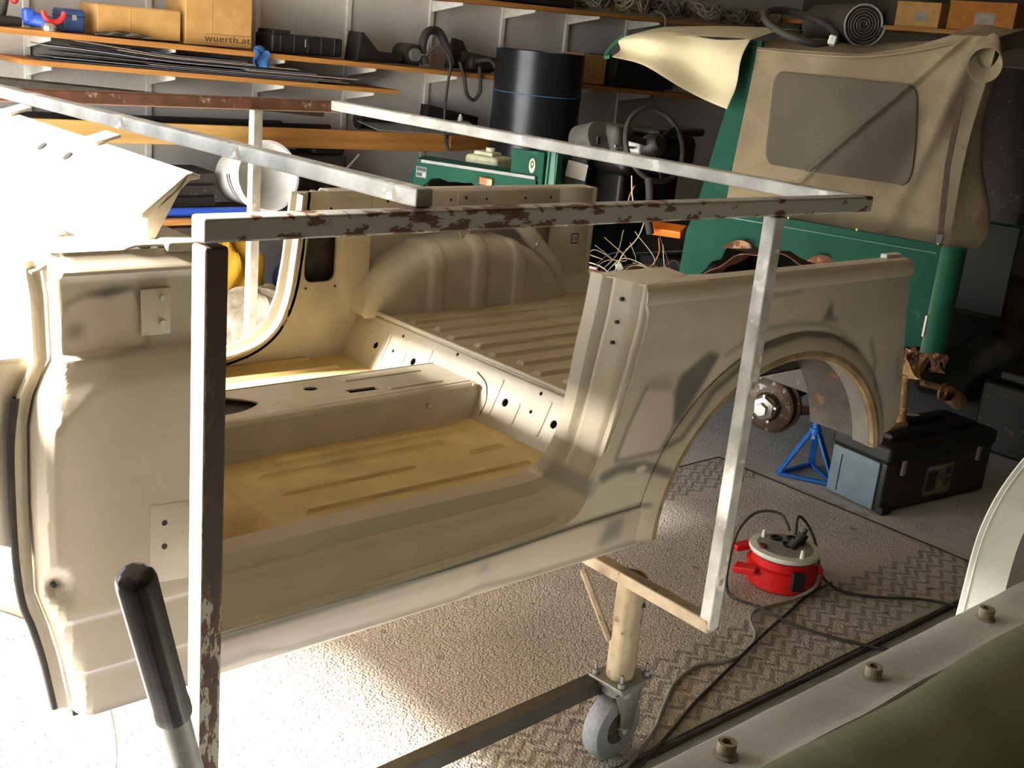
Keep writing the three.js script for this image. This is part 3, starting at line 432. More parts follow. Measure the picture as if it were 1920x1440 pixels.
{
  const S = 0.034, zn = 0.245;
  part('top_bar', barUV(bar([0.06, 1.342, zn], [1.505, 1.343, zn], S, 0.031), (a) => (a.x - 0.06) / 1.445, (a) => clamp((a.y - 1.3265) / 0.031 * 0.7 + 0.3 - 0.3 * (0.262 - a.z) / 0.034)), chipped(3, '#99958d', (x, y) => 0.2 * sst(0.75, 0.3, y) - 0.02 + 0.1 * Math.exp(-(((x - 0.33) / 0.035) ** 2)) + 0.16 * sst(0.955, 0.99, x) + 0.2 * Math.exp(-(((x - 0.79) / 0.012) ** 2)) - 0.12 * sst(0.62, 0.7, x) * sst(0.93, 0.9, x)), frame, 'grey painted bar with rust along its lower edge', true);
  part('post', barUV(bar([0.078, 1.322, zn], [0.082, 0.02, zn], S, S), (a) => a.y / 1.33, (a) => clamp((a.x - 0.06) / 0.04, 0.02, 0.98)), chipped(8, '#b0a898', (x, y) => (0.34 * sst(0.62, 0.7, x) + 0.05 - 0.1 * sst(0.5, 0.4, x)) * sst(0.1, 0.2, y) - 0.2 * sst(0.2, 0.1, y)), frame, 'post with dark rusted upper half and pale painted foot', true);
  part('post', bar([1.208, 1.326, zn], [1.208, 0.47, zn], 0.03, 0.03), M.whiteSteel, frame, 'pale bare steel post');
  part('cross_bar', bar([0.402, 1.3715, 0.24], [0.318, 1.364, -1.45], 0.031, 0.026), M.whiteSteel, frame);
  part('cross_bar', bar([1.49, 1.343, 0.24], [1.305, 1.352, -1.42], S, 0.028), M.whiteSteel, frame);
  part('far_bar', bar([1.32, 1.348, -1.43], [0.1, 1.334, -1.56], S, S), M.rustBar, frame, 'rust-brown far bar');
  part('post', bar([1.06, 1.33, -1.44], [1.06, 0.2, -1.44], 0.03, 0.03), M.whiteSteel, frame);
  part('lower_bar', bar([1.208, 0.476, 0.255], [1.208, 0.484, -1.2], 0.032, 0.03), M.tanTube, frame);
  part('brace', bar([1.15, 0.475, -0.07], [1.21, 0.31, -0.02], 0.022, 0.014), M.tanTube, frame);
  const leg = part('leg_tube', [lathe([[0.033, 0], [0.033, 0.27], [0.029, 0.27], [0.029, 0.05]], 28, 1.236, 0.205, 0.004)], M.tanTube, frame, 'tan painted tube leg');
  part('leg_hole', rot(new THREE.CylinderGeometry(0.006, 0.006, 0.004, 10), Math.PI / 2).translate(1.247, 0.41, 0.036), M.black, leg);
  // castor
  const cs = new THREE.Group(); cs.name = 'castor'; frame.add(cs); cs.position.set(1.24, 0.011, 0.004); cs.rotation.y = 0.08;
  part('mounting_plate', [bx(0.115, 0.008, 0.1, 0, 0.206, 0, 0.003), bx(0.09, 0.012, 0.09, 0, 0.193, 0, 0.004), rod([0, 0.17, 0], [0, 0.2, 0], 0.042, 0.042, 24)], M.greyMetal, cs);
  part('fork', [-1, 1].map((s) => tr(ext(shp([[-0.05, 0.185], [0.05, 0.185], [0.035, 0.13], [0.028, 0.07], [0, 0.055], [-0.018, 0.07], [-0.02, 0.12]]), 0.005, 0.001, -0.0025), 0, 0, s * 0.031)), M.greyMetal, cs);
  part('wheel', rot(lathe([[0.02, -0.02], [0.062, -0.024], [0.078, -0.022], [0.0825, -0.014], [0.0825, 0.014], [0.078, 0.022], [0.062, 0.024], [0.02, 0.02]], 36), Math.PI / 2).translate(-0.01, 0.0825, 0), mat({ a: '#8d8f94', b: '#7c7e83', size: 0.06, rough: 0.7, bump: 0.0008, bumpSize: 0.05 }), cs, 'grey rubber tyre');
  part('wheel_hub', rot(lathe([[0.0, -0.024], [0.06, -0.021], [0.06, 0.021], [0.0, 0.024]], 30), Math.PI / 2).translate(-0.01, 0.0825, 0), M.darkSteel, cs);
  part('axle_bolt', rod([-0.01, 0.0825, -0.042], [-0.01, 0.0825, 0.042], 0.008), M.zinc, cs);
  for (const [x, z] of [[-0.045, -0.038], [0.045, -0.038], [-0.045, 0.038], [0.045, 0.038]]) part('bolt', [tr(new THREE.CylinderGeometry(0.009, 0.009, 0.012, 6), x, 0.216, z), tr(new THREE.CylinderGeometry(0.004, 0.004, 0.03, 8), x, 0.225, z)], M.greyMetal, cs);
  // angle iron towards the front castor
  part('angle_iron', [bar([1.205, 0.19, -0.02], [0.0, 0.185, 0.02], 0.005, 0.04, 0.001), bar([1.205, 0.208, -0.035], [0.0, 0.203, 0.005], 0.035, 0.004, 0.001)], M.darkSteel, frame, 'dark angle iron rail');
}
// ---------------------------------------------------------------- green off-roader being stripped, behind the shell (local +x to its rear, +z towards the shell)
const gcar = thing('green_off_roader', 'dismantled green off-roader with beige canvas top behind the cream shell', 'car', { at: [3.31, 0, -0.56], turn: -1.312 });
{
  const GF = -1.25;
  // front fender with torn wheel arch
  const f = new THREE.Shape(); f.moveTo(-2.43, 0.62); f.lineTo(-2.425, 0.9); f.quadraticCurveTo(-2.42, 0.995, -2.36, 1.0); f.lineTo(-1.725, 1.012); f.lineTo(-1.715, 0.6); f.lineTo(-1.78, 0.6);
  for (let i = 0; i <= 24; i++) { const t = i / 24 * (Math.PI - 0.3), r = 0.37 + (i % 5 === 2 ? 0.012 : 0) + (i > 15 && i < 20 ? 0.022 : 0); f.lineTo(-2.13 + r * Math.cos(t), 0.555 + r * Math.sin(t)); }
  const fen = part('fender', ext(f, 0.014, 0.004, -0.014), M.green, gcar);
  part('fender_top', sheet((u, v) => [lerp(-2.4, -1.725, u), 0.998 + 0.013 * u + 0.012 * Math.sin(v * 2.6) - 0.02 * sst(0.7, 1, v), -0.005 - 0.1 * v], 20, 6, 0.003), M.green, gcar);
  part('fender_line', bar([-2.37, 0.992, 0.001], [-1.73, 1.005, 0.001], 0.004, 0.014, 0.001), M.greyPlastic, fen);
  part('front_wheelhouse', sheet((u, v) => { const t = u * Math.PI; return [-2.13 - 0.35 * Math.cos(t), 0.56 + 0.33 * Math.sin(t), lerp(-0.02, -0.25, v)]; }, 24, 4, 0.003), M.rust, gcar);
  const ind = part('side_indicator', bx(0.07, 0.034, 0.014, -1.985, 0.952, 0.006, 0.004), plainMat('#e2521c', 0.3), gcar, 'orange side indicator');
  part('indicator_lens', bx(0.03, 0.03, 0.004, -1.962, 0.952, 0.014, 0.002), plainMat('#f09070', 0.3), ind);
  const badge = canvasTex(128, 96, (c) => { c.fillStyle = '#6d7672'; c.fillRect(0, 0, 128, 96); c.fillStyle = '#2c322f'; c.fillRect(6, 8, 116, 30); c.fillRect(6, 54, 70, 30); c.fillStyle = '#8d9591'; c.fillRect(84, 54, 34, 30); });
  const bp = new THREE.PlaneGeometry(0.062, 0.05); bp.translate(-2.365, 0.94, 0.0015); part('fender_badge', bp, new THREE.MeshPhysicalMaterial({ map: badge, roughness: 0.4 }), gcar, undefined, true);
  // cowl, front pillar, bulkhead
  part('cowl_side', ext(shp([[-1.87, 0.98], [-1.87, 1.115], [-1.7, 1.12], [-1.69, 0.6], [-1.72, 0.6], [-1.72, 0.99]]), 0.02, 0.004, -0.03), M.green, gcar);
  const ob = part('oval_badge', rot(new THREE.CylinderGeometry(0.016, 0.016, 0.004, 24).scale(1, 1, 2.0), Math.PI / 2).translate(-1.755, 1.055, -0.008), mat({ a: '#cfc4a2', b: '#b5a884', size: 0.05, rough: 0.5 }), gcar, 'cream oval badge');
  part('badge_mark', [rot(new THREE.TorusGeometry(0.007, 0.002, 6, 14).scale(1, 1.7, 1), 0).translate(-1.755, 1.062, -0.005), bx(0.01, 0.003, 0.002, -1.755, 1.045, -0.005, 0)], M.oily, ob);
  part('front_pillar', [ext(shp([[-1.71, 0.6], [-1.7, 1.14], [-1.655, 1.14], [-1.645, 1.0], [-1.64, 0.6]]), 0.06, 0.008, -0.09), rod([-1.69, 0.62, -0.028], [-1.685, 1.13, -0.028], 0.007), rod([-1.645, 0.62, -0.04], [-1.65, 1.12, -0.04], 0.005)], M.greenDark, gcar);
  part('bulkhead', [bx2(-1.83, -1.8, 0.55, 1.08, GF, -0.05, 0.005), bx2(-1.88, -1.74, 1.08, 1.1, GF, -0.03, 0.006)], M.greenDark, gcar);
  part('far_side', ext(shp([[-2.42, 0.6], [-2.4, 1.0], [-1.7, 1.01], [-1.68, 0.62], [-0.95, 0.62], [-0.95, 1.0], [0.08, 1.0], [0.05, 0.6]]), 0.014, 0.003, GF), M.green, gcar);
  part('engine_bay_liner', [bx2(-2.4, -1.84, 0.5, 0.56, GF + 0.1, -0.1, 0.01), bx2(-2.4, -2.36, 0.55, 0.9, GF + 0.05, -0.05, 0.01)], M.oily, gcar);
  part('engine_block', [bx2(-2.2, -1.9, 0.56, 0.9, -0.85, -0.45, 0.03), rod([-2.15, 0.98, -0.65], [-1.95, 0.98, -0.65], 0.07), bx2(-2.12, -1.9, 0.9, 0.98, -0.55, -0.35, 0.02), rod([-1.95, 1.0, -0.3], [-1.88, 1.03, -0.22], 0.03)], M.oily, gcar);
  part('washer_bottle', [bx2(-2.22, -2.03, 0.95, 1.045, -0.28, -0.13, 0.02), bx2(-2.19, -2.08, 1.04, 1.062, -0.24, -0.16, 0.008), tr(new THREE.CylinderGeometry(0.022, 0.022, 0.02, 18), -2.12, 1.07, -0.2)], mat({ a: '#c9c8a8', b: '#b4b394', size: 0.2, rough: 0.5 }), gcar, 'yellowed washer bottle');
  // sill, floor, tub
  const sillM = mat({ a: '#b9bdb6', b: '#9aa39b', size: 0.2, rough: 0.5 });
  part('door_sill', bx2(-1.68, -0.93, 0.605, 0.635, -0.13, 0.0, 0.008), sillM, gcar, 'pale scuffed sill top');
  part('sill_stripe', bx2(-1.68, -0.93, 0.585, 0.603, -0.02, 0.004, 0.003), M.green, gcar);
  part('sill_rust', bx2(-1.68, -0.93, 0.53, 0.584, -0.03, 0.0, 0.006), M.rust, gcar, 'rusted lower sill');
  part('tub_floor', bx2(-1.8, 0.05, 0.54, 0.56, GF + 0.02, -0.1, 0), M.black, gcar);
  // rear quarter with rusted arch
  const q = new THREE.Shape(); q.moveTo(-0.985, 0.62); q.lineTo(-0.975, 0.9); q.lineTo(-0.94, 1.02); q.lineTo(0.03, 1.022); q.lineTo(0.03, 0.64); q.lineTo(-0.13, 0.6);
  for (let i = 0; i <= 28; i++) { const t = lerp(0.12, Math.PI - 0.12, i / 28), r = 0.4 + (i % 4 === 1 ? 0.01 : 0) + (i > 16 && i < 20 ? 0.035 : 0) + (i > 8 && i < 11 ? 0.03 : 0); q.lineTo(-0.57 + r * Math.cos(t), 0.49 + r * Math.sin(t)); }
  part('quarter_panel', ext(q, 0.014, 0.004, -0.014), M.green, gcar);
  part('quarter_seam', bar([-0.9, 0.985, 0.002], [0.02, 0.99, 0.002], 0.004, 0.006, 0.001), M.greenDark, gcar);
  part('rear_corner', sheet((u, v) => { const t = u * Math.PI / 2; return [0.03 + 0.075 * Math.sin(t), lerp(0.62, 1.018, v), -0.075 + 0.075 * Math.cos(t)]; }, 16, 6, 0.004), M.greenDark, gcar, 'rounded glossy rear corner');
  part('reflector_strip', bx2(0.026, 0.034, 0.68, 0.76, 0.002, 0.008, 0.002), M.white, gcar, 'small white reflector strip');
  part('rear_wheelhouse', sheet((u, v) => { const t = lerp(0.1, Math.PI - 0.1, u), r = 0.385 + 0.008 * Math.sin(u * 40); return [-0.57 - r * Math.cos(t), 0.49 + r * Math.sin(t), lerp(0.0, -0.22, v)]; }, 50, 5, 0.003), M.rust, gcar, 'rusted wheelhouse edge');
  part('rust_flake', sheet((u, v) => [-0.45 + 0.14 * u, 0.875 + 0.045 * Math.sin(u * 3.1) * v - 0.02 * u, 0.004 + 0.02 * v * Math.sin(u * 5)], 10, 4, 0.002), M.rust, gcar, 'curled rusty flake right above the arch'); part('rust_flake', sheet((u, v) => [-0.8 + 0.12 * u, 0.86 + 0.035 * Math.sin(u * 2.6) * v + 0.02 * u, 0.004 + 0.02 * v], 8, 3, 0.002), M.rust, gcar, 'curled rusty flake left above the arch');
  part('torn_edge', sheet((u, v) => [-0.02 + 0.14 * u, 0.625 - 0.05 * v * (1 + 0.5 * Math.sin(u * 19)), 0.0 - 0.05 * u * u + 0.015 * Math.sin(v * 5 + u * 9)], 16, 6, 0.002), M.rust, gcar, 'ragged rusted lower edge');
  // door pillar strip up to the canvas
  part('door_pillar', sheet((u, v) => { const y = lerp(0.89, 1.665, v), xl = lerp(-0.985, -0.9, v), xr = lerp(-0.79, -0.825, v); return [lerp(xl, xr, u), y, -0.038 - 0.105 * v - 0.012 * Math.cos(u * 3.1)]; }, 8, 20, 0.02), M.green, gcar);
  // canvas top
  const topY = [[-0.9, 1.645], [-0.8, 1.64], [-0.6, 1.645], [-0.42, 1.65], [-0.25, 1.69], [-0.1, 1.745], [0.05, 1.75]];
  const lean = (y) => -0.012 - 0.16 * Math.max(0, y - 1.0);
  const fold = (x, y) => 0.012 * Math.sin(x * 26 + y * 3) * sst(-0.22, 0.0, x) + 0.006 * Math.sin(x * 11 + y * 9) + 0.02 * Math.exp(-(((x - y * 0.3 + 0.53) / 0.03) ** 2)) * sst(-0.3, -0.1, x);
  // diagonal crease across the window
  const crease = (x, y) => { const d = ((x + 0.53) * 0.76 - (y - 1.19) * 0.65); return 0.02 * Math.exp(-((d / 0.012) ** 2)) - 0.16 * sst(0.0, 0.25, d) * sst(1.7, 1.5, y) * 0.5; };
  const side = (x, y) => lean(y) + fold(x, y) * sst(1.0, 1.06, y) + crease(x, y);
  part('canvas_side', sheet((u, v) => { const x = lerp(-0.835, 0.045, u), y0 = 1.002 + 0.004 * Math.sin(u * 14), y1 = pw(topY, x), y = lerp(y0, y1, v), xx = x + (1 - v) * 0.01 - 0.0 * v; return [xx, y, side(x, y)]; }, 90, 60, 0.003, 0), M.canvas, gcar);
  part('canvas_window', sheet((u, v) => { const a = (v - 0.5) * 2, k = 1 - 0.1 * Math.pow(Math.abs(a), 9), y = lerp(1.205, 1.56, 0.5 + a / 2 * (1 - 0.0)), xc = -0.445 + 0.02 * a * -1, x = xc + (u - 0.5) * 0.555 * k; return [x, y - 0.02 * (x + 0.45) * (a < 0 ? 1 : -0.3), side(x, y) + 0.007]; }, 60, 60, 0.003, 0), mat({ a: '#4d4536', b: '#453d30', field: 'coarse', size: 0.5, rough: 0.8, patches: [['#574d3c', 'mid', 0.75, 0.2]] }), gcar, 'dusty brown-grey plastic window with a crease');
  part('canvas_roof', sheet((u, v) => { const x = lerp(-0.88, 0.05, u), y = pw(topY, x); const zz = lerp(-0.13, GF + 0.13, v); return [x + 0.02 * Math.sin(v * 9), y + 0.055 * Math.sin(v * Math.PI) + 0.008 * Math.sin(u * 20 + v * 11) * Math.sin(v * Math.PI), zz]; }, 50, 40, 0.003, 0), M.canvas, gcar);
  part('canvas_rear', sheet((u, v) => { const y = lerp(1.02, 1.745, v), prof = pw([[1.02, 0.135], [1.07, 0.155], [1.15, 0.135], [1.3, 0.075], [1.45, 0.05], [1.6, 0.06], [1.75, 0.04]], y); const w = Math.sin(u * Math.PI / 2); return [lerp(0.04, prof, w) + 0.008 * Math.sin(u * 5 + y * 8), y, lean(y) - 0.1 * u]; }, 24, 40, 0.003, 0), M.canvas, gcar);
  part('canvas_far_side', sheet((u, v) => [lerp(-0.84, 0.05, u), lerp(1.0, 1.66, v), GF + 0.02 + 0.1 * v + 0.006 * Math.sin(u * 22)], 40, 6, 0.003, 0), M.oily, gcar, 'far canvas side coloured dark for interior shade');  // shade of the unlit interior put into the canvas colour
  part('inner_shade_panel', bx2(-0.94, 0.07, 0.58, 0.99, GF + 0.016, GF + 0.03, 0.004), M.black, gcar);  // added black panel standing for the dark interior behind the open rear
  part('canvas_corner', sheet((u, v) => { const t = u * Math.PI * 2; return [0.03 + 0.06 * Math.cos(t) * (0.6 + 0.4 * v), 1.70 + 0.06 * Math.sin(t) - 0.05 * v, -0.12 + 0.03 * v]; }, 24, 6, 0.003, 0), M.canvas, gcar, 'open gusset at the rear top corner');
  part('canvas_seam', tube([[-0.83, 1.63, -0.11], [-0.6, 1.632, -0.105], [-0.42, 1.64, -0.1], [-0.25, 1.672, -0.1], [-0.08, 1.72, -0.11]], 0.006, 40, 6), M.canvas, gcar);
  part('strap', [bar([-0.005, 1.3, 0.0], [0.022, 1.05, 0.015], 0.02, 0.005, 0.001, V3(0, 0, 1)), bar([-0.02, 1.54, -0.06], [-0.005, 1.3, 0.0], 0.02, 0.005, 0.001, V3(0, 0, 1))], mat({ a: '#4a3323', b: '#3a281b', size: 0.1, rough: 0.8 }), gcar, 'brown leather strap');
  part('strap_buckle', bx(0.024, 0.035, 0.008, 0.024, 1.045, 0.02, 0.003), M.darkSteel, gcar);
  for (const x of [-0.55, -0.28, 0.02]) part('snap_stud', tr(new THREE.SphereGeometry(0.007, 10, 8), x, 1.025, 0.004), plainMat('#c9b070', 0.3, { metalness: 0.8 }), gcar);
  // loose front flap of the canvas roof
  part('canvas_flap', sheet((u, v) => {   // u from pillar towards the front, v from top edge down
    const x = lerp(-0.86, -1.43, u), yt = 1.668 - 0.03 * u * u - 0.012 * Math.sin(u * 7), drop = lerp(0.27, 0.08, u); return [x - 0.02 * v * (1 - u), yt - drop * v, -0.1 + 0.07 * v + 0.018 * Math.sin(u * 9 + v * 3) + 0.02 * Math.sin(v * 7)];
  }, 50, 20, 0.003, 0), M.canvasLight, gcar, 'pale loose canvas flap hanging at the front');
  part('flap_roof', sheet((u, v) => [lerp(-0.85, -1.4, u), 1.667 - 0.03 * u * u + 0.06 * Math.sin(v * 1.6), lerp(-0.1, -0.6, v)], 20, 10, 0.003, 0), M.canvasLight, gcar);
  part('flap_cord', tube([[-1.42, 1.635, -0.09], [-1.45, 1.59, -0.06], [-1.46, 1.545, -0.03], [-1.43, 1.55, -0.02]], 0.009, 20, 8), M.greenDark, gcar, 'green piping at the flap tip');
  // dashboard, instruments, steering wheel
  const dash = part('dashboard', [bx2(-1.72, -1.5, 1.02, 1.2, -1.15, -0.42, 0.05), bx2(-1.74, -1.56, 0.85, 1.04, -1.1, -0.5, 0.03), bx2(-1.62, -1.45, 1.2, 1.24, -1.1, -0.6, 0.02)], M.blackPlastic, gcar);
  part('air_vent_pod', [rot(new THREE.CylinderGeometry(0.075, 0.085, 0.12, 28), 0.25, 0, -1.2).translate(-1.66, 1.17, -0.33), bx2(-1.68, -1.54, 1.1, 1.25, -0.52, -0.36, 0.03)], mat({ a: '#5e5b55', b: '#514e49', size: 0.3, rough: 0.7 }), dash, 'grey round vent pod');
  part('vent_slot', bx(0.012, 0.035, 0.022, -1.6, 1.18, -0.29, 0.003), M.black, dash);
  part('dash_sticker', bx(0.1, 0.075, 0.003, -1.7, 1.03, -0.3, 0.001, [0, 0.2, -0.12]), plainMat('#f2f1ec', 0.6), dash, 'white paper sticker');
  part('kick_panel', bx2(-1.77, -1.66, 0.86, 1.09, -0.34, -0.31, 0.012), mat({ a: '#5f5f62', b: '#525256', size: 0.3, rough: 0.7 }), gcar);
  const sw = new THREE.Group(); sw.name = 'steering_wheel'; sw.position.set(-1.35, 1.19, -0.36); sw.rotation.set(0, 0, 0); gcar.add(sw);
  const tilt = new THREE.Matrix4().makeRotationY(Math.PI / 2 - 0.35).premultiply(new THREE.Matrix4().makeRotationZ(0.42));
  const sg = (g) => place(g, tilt);
  part('rim', sg(new THREE.TorusGeometry(0.165, 0.0115, 10, 48)), M.rubber, sw); part('hub', sg(rot(lathe([[0, 0.04], [0.03, 0.04], [0.05, 0.02], [0.055, -0.03], [0.03, -0.05]], 24), Math.PI / 2)), M.blackPlastic, sw);
  part('spoke', [0.35, Math.PI - 0.35, -Math.PI / 2].map((t) => sg(bar([0, 0, 0], [0.16 * Math.cos(t), 0.16 * Math.sin(t), 0], 0.03, 0.008, 0.002, V3(0, 0, 1)))), M.blackPlastic, sw);
  part('steering_column', [rod([-1.36, 1.19, -0.36], [-1.75, 1.06, -0.55], 0.026), bx(0.09, 0.07, 0.06, -1.43, 1.17, -0.34, 0.02), rod([-1.42, 1.17, -0.3], [-1.45, 1.175, -0.18], 0.006)], M.greyMetal, gcar);
  part('hose', tube([[-1.3, 1.05, -0.25], [-1.27, 0.98, -0.22], [-1.27, 0.9, -0.22], [-1.26, 0.82, -0.25]], 0.018, 24, 10), M.rubber, gcar);
  part('inner_panel', bx(0.3, 0.02, 0.3, -1.32, 0.77, -0.6, 0.004, [0.5, 0.1, 0.2]), M.blackPlastic, gcar);
  part('orange_lamp', bx(0.16, 0.035, 0.08, -1.22, 0.835, -0.33, 0.006, [0.3, 0.1, 0]), plainMat('#f07a1c', 0.35), gcar, 'bright orange plastic lamp');
  part('seat_base', [bx2(-1.5, -1.05, 0.56, 0.68, -1.1, -0.6, 0.04)], M.black, gcar);
  // loose wiring
  const W = [['#c9bfa0', [[-1.35, 0.62, -0.12], [-1.33, 0.72, -0.15], [-1.3, 0.8, -0.22], [-1.31, 0.92, -0.3]]], ['#b4472e', [[-1.55, 0.6, -0.1], [-1.45, 0.64, -0.08], [-1.35, 0.63, -0.12], [-1.25, 0.66, -0.2]]], ['#d8d2bd', [[-1.6, 0.59, -0.08], [-1.5, 0.66, -0.1], [-1.4, 0.65, -0.12], [-1.32, 0.6, -0.1]]], ['#c98a3a', [[-1.22, 0.66, -0.2], [-1.2, 0.74, -0.24], [-1.23, 0.8, -0.28]]], ['#2e5a4a', [[-1.5, 0.58, -0.06], [-1.42, 0.61, -0.05], [-1.3, 0.58, -0.07]]], ['#999080', [[-1.45, 0.6, -0.12], [-1.38, 0.7, -0.18], [-1.42, 0.8, -0.3]]], ['#c8702c', [[-1.34, 1.02, -0.2], [-1.36, 0.95, -0.2], [-1.33, 0.88, -0.22]]], ['#d8d2bd', [[-1.36, 1.06, -0.2], [-1.335, 0.98, -0.18], [-1.33, 0.9, -0.22]]]];
  for (const [c, p] of W) part('wire', tube(p, 0.003, 24, 5), plainMat(c, 0.6), gcar);
  { const R = rng(77), cl = ['#b9b09a', '#6b3a2c', '#8f8468', '#39423e', '#a08a5a', '#c4bda8']; for (let k = 0; k < 14; k++) { const x = -1.6 + 0.5 * R(), y = 0.58 + 0.03 * R(), z = -0.08 - 0.12 * R(); part('wire', tube([[x, y, z], [x + 0.06 + 0.06 * R(), y + 0.05 + 0.1 * R(), z - 0.05 * R()], [x + 0.12 + 0.1 * R(), y + 0.02 + 0.14 * R(), z - 0.1 * R()], [x + 0.2 * R(), y + 0.25 * R(), z - 0.2 * R()]], 0.0018, 24, 5), plainMat(cl[k % 6], 0.6), gcar); } }
  part('wire_connector', [bx(0.05, 0.035, 0.03, -1.22, 0.655, -0.2, 0.004, [0.2, 0.4, 0])], plainMat('#b7ab5a', 0.5), gcar, 'yellowish plug'); part('wire_connector', bx(0.03, 0.03, 0.03, -1.34, 0.665, -0.15, 0.004, [0.2, 0.7, 0.4]), plainMat('#d8d2b8', 0.5), gcar, 'white plug'); part('wire_connector', bx(0.04, 0.012, 0.015, -1.44, 0.645, -0.1, 0.003), M.white, gcar);
  // running gear
  const dr = part('brake_drum', place(lathe([[0, 0.03], [0.052, 0.03], [0.056, 0.024], [0.06, 0.0], [0.095, -0.005], [0.108, -0.015], [0.112, -0.05], [0.124, -0.055], [0.124, -0.068], [0.0, -0.068]], 40), new THREE.Matrix4().makeTranslation(-0.535, 0.245, -0.06).multiply(new THREE.Matrix4().makeRotationX(Math.PI / 2))), mat({ a: '#5a4534', b: '#43352a', field: 'blot', size: 0.2, rough: 0.55, metal: 0.4, patches: [['#8f8a80', 'mid', 0.7, 0.1]] }), gcar, 'rusty brake drum');
  part('wheel_hub', [rot(lathe([[0, 0.05], [0.026, 0.05], [0.03, 0.03], [0.048, 0.024], [0.05, 0.0]], 6), Math.PI / 2).translate(-0.535, 0.245, -0.035)], M.zinc, dr);
  for (let k = 0; k < 5; k++) { const t = k / 5 * Math.PI * 2 + 0.3; part('wheel_stud', rod([-0.535 + 0.056 * Math.cos(t), 0.245 + 0.056 * Math.sin(t), -0.04], [-0.535 + 0.056 * Math.cos(t), 0.245 + 0.056 * Math.sin(t), -0.005], 0.006, 0.006, 8), M.zinc, dr); }
  part('axle_tube', rod([-0.535, 0.245, -0.12], [-0.535, 0.245, GF + 0.1], 0.035), M.oily, gcar);
  for (let k = 0; k < 4; k++) part('spring_leaf', tube([[-0.95 + k * 0.09, 0.26 + 0.01 * k - 0.012 * k, -0.26], [-0.53, 0.205 - 0.012 * k + 0.012, -0.26], [0.02 - 0.1 * k, 0.31 - 0.022 * k, -0.26]], 0.005, 20, 6).scale(1, 1, 1), mat({ a: '#8a6a44', b: '#5a452e', field: 'blot', size: 0.2, rough: 0.8 }), gcar);
  part('chassis_rail', [bx2(-2.35, -0.1, 0.4, 0.48, -0.34, -0.28, 0.006), bx2(-2.35, -0.1, 0.4, 0.48, -0.97, -0.91, 0.006)], M.oily, gcar);
  part('front_axle', [rod([-2.13, 0.25, -0.1], [-2.13, 0.25, GF + 0.1], 0.035), rot(lathe([[0, 0.03], [0.1, 0.02], [0.11, -0.04], [0, -0.05]], 30), Math.PI / 2).translate(-2.13, 0.25, -0.06)], M.oily, gcar);
}
// things lying on the canvas roof (placed with the green car's frame)
const gM = new THREE.Matrix4().makeRotationY(-1.312).setPosition(3.31, 0, -0.56);
const gpt = (x, y, z) => V3(x, y, z).applyMatrix4(gM);
{
  const p = gpt(-0.75, 1.735, -0.32), g = new THREE.TorusGeometry(0.15, 0.015, 10, 48); g.rotateX(-Math.PI / 2); g.applyMatrix4(new THREE.Matrix4().makeRotationAxis(V3(0.739, 0, 0.674), 0.38)); g.applyMatrix4(new THREE.Matrix4().makeRotationAxis(V3(-0.674, 0, 0.739), -0.16));
  single('rubber_seal_ring', g, M.rubber, 'black rubber ring lying on the canvas roof', 'rubber ring', { at: [p.x, p.y, p.z] });
  const rl = thing('carpet_roll', 'rolled dark mesh mat in shiny film on the canvas roof', 'roll', { at: gpt(-0.53, 1.765, -0.42).toArray(), turn: -0.62 });
  const spiral = []; for (let i = 0; i <= 120; i++) { const t = i / 120 * Math.PI * 2 * 6, r = 0.012 + 0.07 * i / 120; spiral.push([r * Math.cos(t), r * Math.sin(t), 0.002]); }
  part('mat_roll', rot(lathe([[0.0, -0.5], [0.083, -0.5], [0.083, 0], [0.0, 0]], 32), Math.PI / 2), M.oily, rl); part('roll_end', tube(spiral, 0.0035, 200, 5), mat({ a: '#57514a', b: '#47423b', size: 0.1, rough: 0.5 }), rl); part('film_edge', tube(spiral.slice(-21).map(([x, y]) => [x * 1.05, y * 1.05, 0.006]), 0.004, 40, 6, true), M.greyPlastic, rl);
  const p2 = gpt(-0.56, 1.69, -0.18); single('paper_tag', bx(0.07, 0.035, 0.03, 0, 0, 0, 0.006, [0.2, 0.5, -0.2]), mat({ a: '#c8c2b0', b: '#9aa3a8', size: 0.06, rough: 0.7 }), 'small pale tag between the rubber ring and the roll', 'tag', { at: p2.toArray() });
}
// ---------------------------------------------------------------- shelves along the back wall (front edges at z = -3.78, wall face at z = -4.1)
const ZF = -3.78, ZW = -4.1;
const ordinal = ['first', 'second', 'third', 'fourth', 'fifth', 'sixth', 'seventh', 'eighth', 'ninth'];
const shelfTop = { one: (x) => pw([[0.6, 1.437], [5.9, 1.31]], x), two: (x) => pw([[1.2, 1.296], [3.25, 1.246]], x), four: () => 0.985, zero: (x) => pw([[3.4, 1.765], [7.1, 1.81]], x), bench: () => 0.61 };
function board(name, x0, y0, x1, y1, th, z0, z1, m, label) { return single(name, bar([x0, y0 - th / 2, (z0 + z1) / 2], [x1, y1 - th / 2, (z0 + z1) / 2], z1 - z0, th, 0.003), m, label, 'shelf'); }
board('shelf_board', 0.6, shelfTop.one(0.6), 5.9, shelfTop.one(5.9), 0.026, ZW + 0.022, ZF, M.wood, 'long wooden shelf carrying the cardboard boxes and dark car parts');
single('shelf_board', bar([1.2, 1.284, -3.94], [3.22, 1.234, -3.94], 0.31, 0.024, 0.003), M.wood, 'wooden shelf with a stack of thin warped sheets', 'shelf');
board('shelf_board', 3.4, 1.765, 7.1, 1.81, 0.026, ZW + 0.022, ZF, M.wood, 'high wooden shelf with coils of cable');
board('shelf_board', 0.6, 0.98, 3.5, 0.972, 0.02, ZW + 0.022, ZF - 0.03, M.wood, 'wooden shelf behind the wide front plank');
